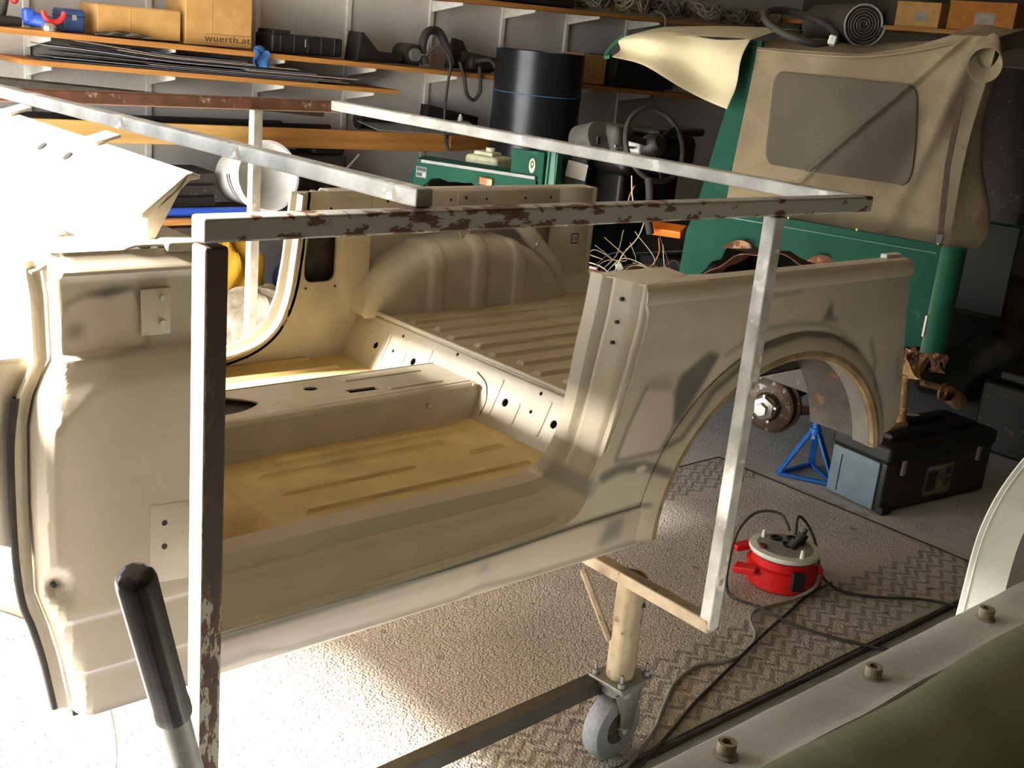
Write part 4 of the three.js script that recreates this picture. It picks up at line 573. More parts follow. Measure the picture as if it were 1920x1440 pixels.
board('dark_plank', 0.7, 1.232, 2.75, 1.118, 0.03, -3.93, -3.79, M.darkSteel, 'long dark slab lying under the stack of sheets').userData.category = 'plank';
{ const pl = thing('front_plank', 'wide orange-brown plank along the low shelf edge', 'plank');
  part('board', bar([0.75, 1.001, ZF + 0.012], [2.3, 0.983, ZF + 0.012], 0.024, 0.1, 0.003), M.woodPale, pl); part('board', bar([2.3, 0.983, ZF + 0.012], [3.55, 0.967, ZF + 0.012], 0.024, 0.1, 0.003), M.wood, pl); }
single('front_plank', bar([3.58, 0.965, ZF + 0.012], [4.15, 0.975, ZF - 0.12], 0.024, 0.09, 0.003), M.wood, 'darker slanting plank piece beside the black sheet roll', 'plank');
board('workbench_top', 0.6, 0.6, 3.62, 0.6, 0.04, ZW + 0.022, -3.42, mat({ a: '#4a3a2b', b: '#3a2d22', field: 'streak', size: 0.5, rough: 0.8 }), 'dark low bench along the wall under the white bucket').userData.category = 'bench';
{ const b = thing('bench_base', 'dark cupboard under the low bench', 'cabinet'); part('carcass', bx2(2.85, 3.6, 0.0, 0.555, ZW + 0.01, -3.55, 0.01), M.oily, b); part('door', bx2(2.87, 3.2, 0.05, 0.52, -3.55, -3.535, 0.004), M.black, b); part('door', bx2(3.24, 3.58, 0.05, 0.52, -3.55, -3.535, 0.004), M.black, b); }
// uprights with bracket arms
const upX = [1.332, 1.916, 2.505, 3.063, 3.629, 4.176, 4.716, 5.27];
upX.forEach((x, i) => {
  const u = thing('shelf_upright', `${ordinal[i]} white shelf upright from the daylight end of the back wall`, 'shelf upright', { group: 'white uprights on the back wall' });
  part('rail', bx2(x - 0.014, x + 0.014, i < 2 ? 0.62 : 0.62, i < 3 ? 1.72 : 2.1, ZW, ZW + 0.02, 0.002), M.bracket, u);
  const arm = (y) => part('bracket_arm', ext(shp([[-4.08, y], [-3.8, y], [-3.8, y - 0.014], [-4.06, y - 0.06], [-4.08, y - 0.06]]), 0.014, 0.002).rotateY(-Math.PI / 2).translate(x + 0.007, 0, 0), M.bracket, u);
  arm(shelfTop.one(x) - 0.027); if (x < 3.2) arm(shelfTop.two(x) - 0.026); if (x > 3.5) arm(shelfTop.zero(x) - 0.028); if (x < 4.1) arm(0.963);
});
// --- top-left shelf: boxes
function cardboardBox(name, label, x0, x1, y0, y1, z0, z1, print) {
  const b = thing(name, label, 'box', { at: [(x0 + x1) / 2, y0 + 0.006, (z0 + z1) / 2] }); const w = x1 - x0, h = y1 - y0, d = z1 - z0;
  part('carton', bx(w, h, d, 0, h / 2, 0, 0.004), M.card, b); part('flap', [bx(w * 0.98, 0.004, d * 0.48, 0, h + 0.001, d * 0.25, 0.001), bx(w * 0.98, 0.004, d * 0.48, 0, h + 0.001, -d * 0.25, 0.001)], M.card, b);
  part('edge_fold', bx(0.004, h * 0.98, 0.003, -w * 0.12, h / 2, d / 2 + 0.0005, 0.001), M.card, b);
  if (print) { const t = canvasTex(512, 128, (c) => { c.fillStyle = '#a67f48'; c.fillRect(0, 0, 512, 128); c.fillStyle = '#4a3a24'; c.font = 'bold 104px sans-serif'; c.textBaseline = 'middle'; c.textAlign = 'center'; c.fillText(print, 256, 60, 496); }); const p = new THREE.PlaneGeometry(w * 0.72, h * 0.155); p.translate(w * 0.13, h * 0.115, d / 2 + 0.003); part('print', p, new THREE.MeshPhysicalMaterial({ map: t, roughness: 0.9 }), b, 'dark printed lettering wuerth.at', true); }
  return b;
}
cardboardBox('cardboard_box', 'low open cardboard box left of the tall lettered one', 1.56, 1.96, shelfTop.one(1.75) , 1.545, -4.05, -3.83);
cardboardBox('cardboard_box', 'tall cardboard box printed wuerth.at', 1.985, 2.335, shelfTop.one(2.15), 1.69, -4.05, -3.83, 'wuerth.at');
cardboardBox('cardboard_box', 'cardboard box partly behind the black sheet roll', 4.67, 4.88, shelfTop.one(4.78), 1.515, -4.06, -3.86);
{ const t = thing('blue_tool_case', 'blue plastic tool case with rounded corners', 'tool case', { at: [1.455, shelfTop.one(1.4) + 0.002, -3.9] }); part('case', bx(0.1, 0.1, 0.14, 0, 0.05, 0, 0.012), plainMat('#28406e', 0.5), t); part('lid_seam', bx(0.102, 0.004, 0.142, 0, 0.07, 0, 0.001), M.black, t); part('latch', bx(0.02, 0.025, 0.006, 0, 0.065, 0.072, 0.002), M.greyPlastic, t);
  const g = thing('power_tool', 'blue power tool with red curved handle on the top shelf', 'power tool', { at: [1.3, shelfTop.one(1.3), -3.82] });
  part('body', [rod([-0.06, 0.05, -0.02], [0.04, 0.035, 0.02], 0.034, 0.028), bx(0.05, 0.06, 0.05, -0.05, 0.06, 0, 0.015)], plainMat('#2a4fae', 0.4), g); part('handle', rot(new THREE.TorusGeometry(0.045, 0.012, 10, 24, Math.PI), 0, 0, Math.PI).translate(0.045, 0.085, 0.04), plainMat('#c02a24', 0.45), g); part('gear_head', lathe([[0, 0], [0.03, 0.002], [0.032, 0.02], [0.02, 0.034], [0, 0.036]], 20, 0.02, 0, 0.05), M.zinc, g);
  const d = thing('drill_press_part', 'dark tool part with red knob at the left end of the shelf', 'tool', { at: [1.16, shelfTop.one(1.08) + 0.002, -3.9] }); part('base', bx(0.14, 0.04, 0.14, 0, 0.02, 0, 0.01), M.oily, d); part('column', rod([0, 0.03, 0], [0.02, 0.12, 0], 0.02), M.oily, d); part('knob', tr(new THREE.SphereGeometry(0.018, 12, 8), 0.05, 0.11, 0.03), plainMat('#a12620', 0.4), d);
  const pc = thing('scrap_cloth', 'crumpled dark rag before the low cardboard box', 'rag', { at: [1.66, shelfTop.one(1.5) + 0.002, -3.8] }); part('cloth', sheet((u, v) => [lerp(-0.13, 0.14, u), 0.004 + 0.018 * Math.abs(Math.sin(u * 9 + v * 5)) * Math.sin(Math.PI * u) + 0.004 * Math.sin(v * 13), lerp(-0.04, 0.02, v)], 24, 8, 0.002, 0), mat({ a: '#5c5346', b: '#473f35', size: 0.1, rough: 0.95 }), pc); }
// --- dark car parts on the same shelf
const carPart = (name, label, x, z, build, y) => { const t = thing(name, label, 'car part', { at: [x, y ?? shelfTop.one(x) + 0.006, z] }); build(t); return t; };
carPart('heater_unit', 'black ribbed heater box right of the tall cardboard box', 2.66, -3.92, (t) => { part('housing', [bx(0.42, 0.095, 0.18, 0, 0.048, 0, 0.012), bx(0.1, 0.03, 0.16, -0.15, 0.1, 0, 0.006)], M.black, t); for (let k = 0; k < 5; k++) part('cover_rib', bx(0.012, 0.085, 0.006, -0.16 + 0.08 * k, 0.05, 0.092, 0.002), M.blackPlastic, t); part('clip', bx(0.008, 0.04, 0.006, -0.02, 0.06, 0.096, 0.002), M.greyMetal, t); });
carPart('intake_duct', 'dark slanting air duct among the car parts', 3.08, -3.9, (t) => { part('duct', ext(shp([[-0.12, 0], [0.16, 0], [0.17, 0.05], [0.02, 0.06], [-0.08, 0.15], [-0.1, 0.15]]), 0.13, 0.008, -0.06), M.black, t); part('flange', bx(0.03, 0.04, 0.14, 0.16, 0.03, 0, 0.006), M.oily, t); });
carPart('alternator', 'small greasy motor between duct and hose coil', 3.34, -3.9, (t) => { part('case', rod([0, 0.06, -0.07], [0, 0.06, 0.06], 0.058), M.oily, t); part('pulley', rod([0, 0.06, 0.06], [0, 0.06, 0.085], 0.035), M.greyMetal, t); part('lug', bx(0.04, 0.03, 0.05, 0.05, 0.015, 0, 0.006), M.oily, t); });
carPart('hose_coil', 'thick black hose looped above the motor', 3.56, -3.9, (t) => { part('hose', tube([[-0.13, 0.02, 0.05], [-0.15, 0.1, 0.04], [-0.11, 0.19, 0.02], [-0.02, 0.2, 0], [0.05, 0.12, 0], [0.08, 0.02, 0.02]], 0.024, 40, 10), M.rubber, t); part('clamp', tr(rot(new THREE.TorusGeometry(0.026, 0.003, 6, 20), Math.PI / 2), -0.148, 0.07, 0.045), M.zinc, t); });
carPart('steering_box', 'dark heap-shaped gearbox casting by the black sheet roll', 3.86, -3.92, (t) => { part('casting', [bx(0.2, 0.09, 0.14, 0, 0.045, 0, 0.03), rod([-0.12, 0.08, 0], [0.16, 0.05, 0.02], 0.035), ext(shp([[-0.2, 0.01], [0.02, 0.01], [-0.1, 0.17], [-0.16, 0.18]]), 0.04, 0.008, -0.06)], M.oily, t); part('shaft', rod([0.1, 0.06, 0.02], [0.3, 0.03, 0.04], 0.014), M.darkSteel, t); });
carPart('black_crate', 'black plastic crate right of the black sheet roll', 5.19, -3.93, (t) => { part('tub', [bx(0.56, 0.01, 0.26, 0, 0.01, 0, 0.002), bx(0.56, 0.19, 0.012, 0, 0.1, 0.13, 0.003), bx(0.56, 0.19, 0.012, 0, 0.1, -0.13, 0.003), bx(0.012, 0.19, 0.26, -0.28, 0.1, 0, 0.003), bx(0.012, 0.19, 0.26, 0.28, 0.1, 0, 0.003)], M.black, t); part('rim', bx(0.58, 0.016, 0.016, 0, 0.19, 0.135, 0.004), M.blackPlastic, t); });
carPart('jar_tray', 'small clear plastic tray of fittings on the shelf', 5.6, -3.9, (t) => { part('tray', [bx(0.34, 0.008, 0.16, 0, 0.005, 0, 0.002), bx(0.34, 0.06, 0.006, 0, 0.03, 0.08, 0.002), bx(0.34, 0.06, 0.006, 0, 0.03, -0.08, 0.002)], mat({ a: '#9a978c', b: '#77746a', field: 'blot', size: 0.1, rough: 0.4 }), t); part('fittings', [0, 1, 2, 3].map((k) => rod([-0.12 + 0.07 * k, 0.01, 0], [-0.1 + 0.07 * k, 0.055, 0.02], 0.018)), M.greyMetal, t); });
// hanging hoses
single('hanging_hose', tube([[3.36, 1.44, -3.76], [3.42, 1.5, -3.72], [3.49, 1.42, -3.7], [3.5, 1.3, -3.72], [3.5, 1.15, -3.73], [3.52, 0.98, -3.72], [3.54, 0.93, -3.71]], 0.008, 60, 8), M.rubber, 'thin black cable arching down over the plank', 'cable');
single('hanging_hose', tube([[3.62, 1.42, -3.78], [3.64, 1.34, -3.755], [3.67, 1.24, -3.75], [3.72, 1.215, -3.75], [3.76, 1.26, -3.75], [3.76, 1.4, -3.77]], 0.011, 40, 8), M.rubber, 'U-shaped black hose hanging below the shelf', 'hose');
single('hanging_hose', tube([[3.75, 1.43, -3.8], [3.83, 1.44, -3.76], [3.88, 1.36, -3.74], [3.885, 1.2, -3.74], [3.88, 1.0, -3.74]], 0.012, 40, 8), M.rubber, 'thick black hose hanging straight down left of the black sheet roll', 'hose');
single('hanging_hose', tube([[4.02, 1.45, -3.8], [3.98, 1.4, -3.75], [3.96, 1.25, -3.74], [3.98, 1.0, -3.74]], 0.008, 40, 8), M.rubber, 'thinner hose hanging nearest to the black sheet roll', 'hose');
{ const r = thing('blue_rag', 'blue rag hanging over the shelf edge below the lettered box', 'rag'); part('cloth', sheet((u, v) => { const x = lerp(2.31, 2.39, u) + 0.01 * Math.sin(v * 7); return [x, lerp(shelfTop.one(2.35) + 0.012, 1.325, v), ZF + 0.012 + 0.014 * Math.sin(u * 7 + v * 2) + 0.01 * v]; }, 14, 20, 0.003, 0), mat({ a: '#2f5f96', b: '#234a7c', size: 0.06, rough: 0.95 }), r); part('knot', tr(new THREE.SphereGeometry(0.022, 12, 8).scale(1.3, 0.8, 1), 2.35, shelfTop.one(2.35) + 0.016, ZF + 0.005), mat({ a: '#2f5f96', b: '#234a7c', size: 0.06, rough: 0.95 }), r); }
// stack of thin warped sheets on the second shelf
{
  const cols = ['#3f444a', '#6b6a6c', '#8a8684', '#59524c', '#a79a8e', '#7c7f86', '#2d3035', '#b3a58f', '#80726a', '#55606a'];
  const desc = ['dark slate sheet at the bottom of the stack', 'mid grey sheet second in the stack', 'light grey sheet third in the stack', 'brown-grey sheet in the middle of the stack', 'pinkish sheet sticking out at the right', 'blue-grey sheet high in the stack', 'near-black sheet with lifted left end', 'cream-edged sheet near the top', 'brown sheet near the top of the stack', 'slate blue sheet on top of the stack'];
  cols.forEach((c, k) => {
    const x0 = 1.3 + [0, 0.05, 0.5, 0.1, 1.0, 0.02, 0.2, 0.35, 0.15, 0.5][k], x1 = 2.6 + [0.1, 0.3, 0.25, 0.15, 0.35, 0.1, 0.05, 0, -0.15, -0.3][k], w = 0.22;
    single('thin_sheet', sheet((u, v) => { const x = lerp(x0, x1, u); return [x, shelfTop.two(x) + 0.007 + 0.0075 * k + 0.0045 * k * sst(2.0, 1.3, x), lerp(-3.79 - 0.008 * (k % 4), -3.79 - w, v)]; }, 40, 2, 0.004, 0.5), mat({ a: c, b: c, size: 0.3, rough: 0.55 }), desc[k], 'sheet', { group: 'thin sheets stacked on the second shelf' });
  });
}
// on the low shelf behind the plank
single('long_pipe', rod([1.4, 1.014, -3.9], [2.85, 1.01, -3.9], 0.03), M.black, 'long black pipe lying behind the wide plank', 'pipe');
single('long_pipe', rod([1.1, 1.02, -3.98], [2.6, 1.01, -3.98], 0.035), M.darkSteel, 'dark steel pipe lying against the wall behind the plank', 'pipe');
{ const z = -3.86; for (const [x, l] of [[1.6, 'pale standing peg left of the frame post behind the plank'], [2.33, 'pale standing peg near the white frame post behind the plank']]) single('wooden_peg', bx(0.022, 0.06, 0.022, x, 1.03, z + 0.06, 0.004), M.bracket, l, 'peg');
  single('grey_sheet', bx(0.5, 0.006, 0.22, 3.33, 1.035, -3.87, 0.001, [0.12, 0, -0.03]), mat({ a: '#8f979f', b: '#7f878f', size: 0.3, rough: 0.5 }), 'light grey-blue plate resting behind the plank', 'plate');
  carPart('starter_motor', 'round dark motor lying behind the grey plate', 3.2, -4.0, (t) => { part('case', rod([-0.1, 0.06, 0], [0.08, 0.06, 0], 0.05), M.oily, t); part('nose', rod([0.08, 0.06, 0], [0.14, 0.06, 0], 0.03), M.darkSteel, t); }, 1.0);
  carPart('bracket_plate', 'black wedge-shaped bracket above the canister', 3.74, -4.0, (t) => { part('wedge', ext(shp([[-0.19, 0.06], [-0.18, 0.17], [0.2, 0.11], [0.2, 0.04]]), 0.08, 0.006, -0.04), M.black, t); part('foot', bx(0.1, 0.06, 0.08, -0.12, 0.03, 0, 0.01), M.oily, t); }, 0.99);
  const c = thing('plastic_canister', 'grey translucent canister with white spout', 'canister', { at: [3.69, 0.985, -3.86] }); part('tank', bx(0.18, 0.1, 0.1, 0, 0.05, 0, 0.02), mat({ a: '#8f9496', b: '#7e8486', size: 0.2, rough: 0.4 }), c); part('spout', lathe([[0.016, 0], [0.014, 0.015], [0.006, 0.04], [0, 0.042]], 14, 0.03, 0.098, 0), M.white, c); }
// black sheet roll standing on the floor
{ const r = thing('sheet_roll', 'tall roll of glossy black sheet tied with blue twine', 'sheet roll', { at: [3.96, 0, -3.48] });
  part('roll', lathe([[0.245, 0.0], [0.252, 0.0], [0.252, 1.52], [0.245, 1.52], [0.243, 0.02]], 64), mat({ a: '#26272b', b: '#2d2e33', size: 0.5, rough: 0.28, metal: 0.55, grain: 2 }), r); part('twine', tr(rot(new THREE.TorusGeometry(0.2535, 0.0025, 6, 64), Math.PI / 2 + 0.02), 0, 1.29, 0), plainMat('#3f6d9c', 0.6), r); part('inner_roll', lathe([[0.2, 0.0], [0.205, 0.0], [0.205, 1.51], [0.2, 1.51]], 40), M.black, r); }
// high shelf: cable coils and boxes
function coil(label, x, y, z, r, n, col, seed, sy = 0.35) { const R = rng(seed), pts = []; for (let i = 0; i < n * 14; i++) { const t = i / 14 * Math.PI * 2; pts.push([r * (0.75 + 0.25 * R()) * Math.cos(t), 0.012 + 0.05 * R() * sy, r * 0.62 * (0.75 + 0.25 * R()) * Math.sin(t)]); } return single('cable_coil', tube(pts, 0.006, n * 42, 5), plainMat(col, 0.7), label, 'cable coil', { at: [x, y, z] }); }
const cc = ['#7d7a6c', '#8e8468', '#5a584f', '#9a9482', '#6a6450', '#857a5c'];
['pale grey cable coil at the left end of the high shelf', 'tan cable coil second from the left on the high shelf', 'dark cable coil in the middle of the high shelf', 'light cable coil right of the dark one on the high shelf', 'olive cable coil near the orange box on the high shelf', 'brown cable coil beside the orange box on the high shelf'].forEach((l, i) => coil(l, 4.74 + 0.36 * i, shelfTop.zero(4.74 + 0.36 * i) + 0.006, -3.93, 0.17, 6, cc[i], 40 + i, 2.2));
single('cable_end', tube([[5.2, 1.83, -3.8], [5.24, 1.8, -3.74], [5.25, 1.7, -3.73], [5.28, 1.66, -3.73]], 0.005, 24, 6), plainMat('#7d776a', 0.6), 'loose pale cable end hanging off the high shelf', 'cable');
single('flat_black_box', bx(0.5, 0.06, 0.24, 4.25, 0.036 + shelfTop.zero(4.25), -3.93, 0.01), M.black, 'flat black box at the left end of the high shelf', 'box');
single('white_packet', bx(0.16, 0.08, 0.1, 4.35, shelfTop.zero(4.35) + 0.11, -3.86, 0.008), M.white, 'small white packet on the flat black box', 'packet');
// shelf on the dim right-hand wall
single('shelf_board', bx2(6.76, 7.19, 1.87, 1.9, -4.0, -1.6, 0.003), M.wood, 'wooden shelf high on the dark right-hand wall', 'shelf');
{ const ob = mat({ a: '#b0702a', b: '#9c6124', size: 0.3, rough: 0.85 });
  const mk = (label, z0, z1, h, m) => { const t = thing('stored_box', label, 'box', { at: [6.97, 1.9, (z0 + z1) / 2] }); part('carton', bx(0.3, h, z1 - z0, 0, h / 2, 0, 0.004), m, t); part('lid', bx(0.31, 0.02, (z1 - z0) * 1.01, 0, h - 0.005, 0, 0.003), m, t); part('label_strip', bx(0.002, h * 0.4, (z1 - z0) * 0.3, -0.151, h * 0.45, 0.03, 0), mat({ a: '#9d978a', b: '#847e72', size: 0.1, rough: 0.8 }), t); };
  mk('small orange box next to the cable coils', -3.72, -3.34, 0.1, ob); mk('brown box between the roll and the far orange box', -3.05, -2.72, 0.16, M.card); mk('orange box with grey label at the dark end of the shelf', -2.66, -2.2, 0.18, ob); }
// --- bench items
{ const b = thing('white_bucket', 'large white plastic bucket lying tilted on the bench', 'bucket', { at: [2.215, 0.6, -3.42] });
  const tilt = new THREE.Matrix4().makeRotationFromEuler(new THREE.Euler(1.42, 0, -0.08, 'ZXY')).multiply(new THREE.Matrix4().makeScale(0.92, 0.92, 0.92)).setPosition(0, 0.215, -0.14);
  part('shell', place(lathe([[0, -0.16], [0.135, -0.16], [0.142, -0.15], [0.172, 0.14], [0.184, 0.142], [0.186, 0.16], [0.172, 0.162], [0.166, 0.14], [0.136, -0.148], [0, -0.152]], 48), tilt), M.white, b);
  part('rim_bead', place(rot(new THREE.TorusGeometry(0.18, 0.007, 8, 48), Math.PI / 2).translate(0, 0.125, 0), tilt), M.white, b);
  part('handle', place(rot(new THREE.TorusGeometry(0.166, 0.003, 6, 40, Math.PI), Math.PI / 2 - 0.15, 0, 0).translate(0, 0.05, 0), tilt), M.darkSteel, b); part('handle', place(rot(new THREE.TorusGeometry(0.162, 0.003, 6, 40, Math.PI), Math.PI / 2 - 0.15, 0, 0).translate(0, 0.02, 0), tilt), M.darkSteel, b); }
{ const c = thing('dark_crate', 'dark slatted crate left of the white bucket', 'crate', { at: [1.9, 0.6, -3.72] }); for (let k = 0; k < 4; k++) part('slat', bx(0.26, 0.045, 0.012, 0, 0.03 + 0.058 * k, 0.13, 0.003), M.oily, c); part('crate_body', bx(0.27, 0.23, 0.24, 0, 0.117, 0, 0.006), M.black, c); }
single('blue_tube', rod([1.62, 0.66, -3.5], [2.14, 0.66, -3.47], 0.022), plainMat('#2b50b8', 0.45), 'bright blue tube lying on the bench edge under the bucket', 'tube');
single('brown_batten', bar([1.5, 0.625, -3.455], [2.6, 0.625, -3.43], 0.04, 0.03), M.wood, 'brown batten lying at the bench front', 'batten');
{ const t = thing('stack_of_tins', 'dark tins under the bucket on the bench', 'tins', { at: [2.42, 0.6, -3.6] }); part('tin', tr(new THREE.CylinderGeometry(0.05, 0.05, 0.07, 20), 0, 0.035, 0), M.darkSteel, t); part('tin', tr(new THREE.CylinderGeometry(0.05, 0.05, 0.07, 20), 0.12, 0.035, 0.02), M.oily, t); }
carPart('dark_machine', 'dark boxy machine behind the bucket on the bench', 2.75, -3.9, (t) => { part('body', bx(0.3, 0.29, 0.25, 0, 0.145, 0, 0.02), M.oily, t); part('hood', bx(0.2, 0.05, 0.2, 0.05, 0.31, 0, 0.02), M.black, t); part('lever', rod([0.12, 0.2, 0.13], [0.2, 0.3, 0.16], 0.008), M.greyMetal, t); }, 0.6);
// rags and sacks on the floor beyond the far door opening
function crumple(w, h, d, seed, n = 26) { const R = rng(seed), ph = Array.from({ length: 8 }, () => R() * 6.3); return sheet((u, v) => { const t = u * Math.PI * 2, p = (v) * Math.PI, r = 1 + 0.13 * Math.sin(3 * t + ph[0]) * Math.sin(p) + 0.1 * Math.sin(5 * t + 4 * p + ph[1]) + 0.07 * Math.sin(9 * t - 6 * p + ph[2]) * Math.sin(p); return [w / 2 * r * Math.sin(p) * Math.cos(t), Math.max(0, h / 2 + h / 2 * r * -Math.cos(p)), -d / 2 * r * Math.sin(p) * Math.sin(t)]; }, n * 2, n, 0.004, 0.5); }
single('cloth_heap', crumple(0.5, 0.34, 0.4, 7), mat({ a: '#cfc6b5', b: '#a8977c', field: 'blot', size: 0.25, rough: 0.95 }), 'crumpled pale dust sheet heaped beyond the far door opening', 'dust sheet', { at: [2.05, 0, -3.2] });
single('sack', crumple(0.34, 0.5, 0.3, 12), plainMat('#d7a227', 0.8), 'yellow sack behind the dust sheet', 'sack', { at: [2.12, 0, -3.62] });
single('work_jacket', crumple(0.4, 0.52, 0.26, 19), plainMat('#1d2a4a', 0.9), 'dark blue work jacket crumpled beside the yellow sack', 'jacket', { at: [2.56, 0, -3.5] });
// ---------------------------------------------------------------- things on the floor and in the foreground
// red cable reel
{
  const r = thing('cable_reel', 'red plastic cable reel with white socket plate on the carpet', 'cable reel', { at: [2.36, 0.012, -0.34], turn: -0.74 }); const red = mat({ a: '#d41a1c', b: '#c21517', size: 0.2, rough: 0.35 });
  part('drum', [lathe([[0.0, 0], [0.1, 0], [0.112, 0.012], [0.112, 0.07], [0.098, 0.075], [0.098, 0.1], [0, 0.1]], 40)], red, r);
  part('grip', bx(0.07, 0.022, 0.05, -0.125, 0.06, 0.055, 0.005, [0, -0.4, 0.1]), red, r); part('grip', bx(0.06, 0.02, 0.035, -0.12, 0.085, -0.06, 0.005, [0, 0.4, 0.1]), red, r); part('lug', bx(0.02, 0.07, 0.035, 0.112, 0.045, 0.03, 0.004), red, r);
  const pl = part('socket_plate', lathe([[0, 0], [0.108, 0], [0.112, 0.006], [0.11, 0.016], [0.1, 0.018], [0, 0.014]], 44, 0, 0.108, 0), mat({ a: '#d5d3c6', b: '#c4c2b5', size: 0.2, rough: 0.45 }), r, 'white round socket plate');
  part('plate_face', lathe([[0, 0], [0.088, 0], [0.09, -0.003], [0, -0.003]], 40, 0, 0.1275, 0), M.greyPlastic, pl);
  for (const [x, z] of [[0.01, 0.0], [0.035, -0.055], [-0.02, -0.045]]) part('socket', lathe([[0, 0], [0.018, 0], [0.02, 0.005], [0.014, 0.007], [0.012, 0.002], [0, 0.002]], 20, x, 0.1275, z), M.black, pl);
  part('plug', [rod([0.045, 0.128, -0.02], [0.06, 0.16, -0.03], 0.017), rod([0.06, 0.16, -0.03], [0.066, 0.175, -0.034], 0.008)], M.black, pl); part('plug', rod([0.015, 0.128, 0.015], [0.03, 0.15, 0.01], 0.016), M.black, pl);
  part('cutout_button', tr(new THREE.CylinderGeometry(0.013, 0.013, 0.012, 16), -0.075, 0.13, 0.03), plainMat('#5e1218', 0.4), pl, 'dark red button');
  for (const [x, z] of [[-0.06, -0.05], [0.035, 0.085]]) part('peg', tr(new THREE.CylinderGeometry(0.006, 0.007, 0.03, 12), x, 0.138, z), M.white, pl);
  part('cable_outlet', bx(0.045, 0.06, 0.02, 0.03, 0.055, 0.108, 0.004, [0, 0.25, 0]), M.black, r);
}
const cable = (pts, r, m, label, y0 = 0.017) => single('power_cable', tube(pts.map(([x, z, y = y0]) => [x, y, z]), r, 160, 8), m, label, 'cable');
const greyCable = mat({ a: '#8a867c', b: '#7b776d', size: 0.1, rough: 0.6 });
cable([[2.4, -0.225, 0.075], [2.36, -0.21, 0.05], [2.27, -0.235], [2.121, -0.249], [2.066, -0.226], [2.002, -0.157], [1.908, -0.112], [1.808, -0.108], [1.732, -0.135], [1.603, -0.112], [1.502, -0.059], [1.392, 0.005], [1.273, 0.054], [1.1, 0.11], [0.9, 0.16]], 0.0055, greyCable, 'grey cable winding from the reel towards the castor');
cable([[2.44, -0.2, 0.05], [2.386, -0.23], [2.188, -0.185], [1.984, -0.133, 0.02], [1.73, -0.063], [1.568, -0.018], [1.403, 0.039], [1.258, 0.085], [1.0, 0.15]], 0.005, M.rubber, 'black cable running straight from the reel towards the castor');
cable([[2.42, -0.37, 0.165], [2.43, -0.42, 0.2], [2.38, -0.47, 0.2], [2.3, -0.475, 0.16], [2.22, -0.44, 0.08], [2.16, -0.39], [2.13, -0.33], [2.142, -0.255, 0.022], [2.147, -0.14, 0.02], [2.193, -0.023], [2.28, 0.12], [2.4, 0.3]], 0.0045, M.rubber, 'black cable looping over the reel and round its left side');
cable([[2.44, -0.36, 0.15], [2.48, -0.385, 0.195], [2.53, -0.37, 0.15], [2.54, -0.33, 0.08], [2.5, -0.28, 0.03], [2.48, -0.2], [2.52, -0.12], [2.665, -0.01], [2.74, 0.1], [2.85, 0.3]], 0.0045, M.rubber, 'black cable leaving the reel to the right under the white panel');
single('hose_line', tube([[2.95, 0.01, 0.06], [2.2, 0.01, 0.066], [1.6, 0.01, 0.066], [1.2, 0.01, 0.068], [0.8, 0.01, 0.075]], 0.007, 60, 8), M.rubber, 'black hose lying straight along the near carpet edge', 'hose');
// jack stands
function jackStand(at, turn, label) {
  const s = thing('jack_stand', label, 'jack stand', { at, turn, group: 'blue jack stands' }); const blue = mat({ a: '#1f63b4', b: '#1a559c', size: 0.2, rough: 0.4, patches: [['#8aa4bf', 'blot', 0.86, 0.04]] });
  const feet = [0, 1, 2].map((k) => { const t = k / 3 * Math.PI * 2; return [0.13 * Math.cos(t), 0, 0.13 * Math.sin(t)]; });
  feet.forEach((f) => part('leg', bar([f[0], 0.008, f[2]], [f[0] * 0.15, 0.19, f[2] * 0.15], 0.026, 0.012, 0.003), blue, s));
  feet.forEach((f, k) => { const g = feet[(k + 1) % 3]; part('foot_bar', bar([f[0], 0.012, f[2]], [g[0], 0.012, g[2]], 0.018, 0.014, 0.003), blue, s); });
  part('collar', rod([0, 0.165, 0], [0, 0.21, 0], 0.024), blue, s); part('post', rod([0, 0.19, 0], [0, 0.245, 0], 0.014), blue, s); part('saddle', [bx(0.05, 0.012, 0.03, 0, 0.247, 0, 0.003), bx(0.01, 0.02, 0.03, -0.022, 0.256, 0, 0.002), bx(0.01, 0.02, 0.03, 0.022, 0.256, 0, 0.002)], blue, s); part('pin', rod([-0.04, 0.18, 0.0], [0.04, 0.18, 0.01], 0.005), M.zinc, s);
}
jackStand([3.29, 0, -0.885], 0.5, 'blue steel jack stand beside the rusty brake drum');
jackStand([3.98, 0, -0.93], 1.2, 'blue jack stand half hidden behind the rear of the cream shell');
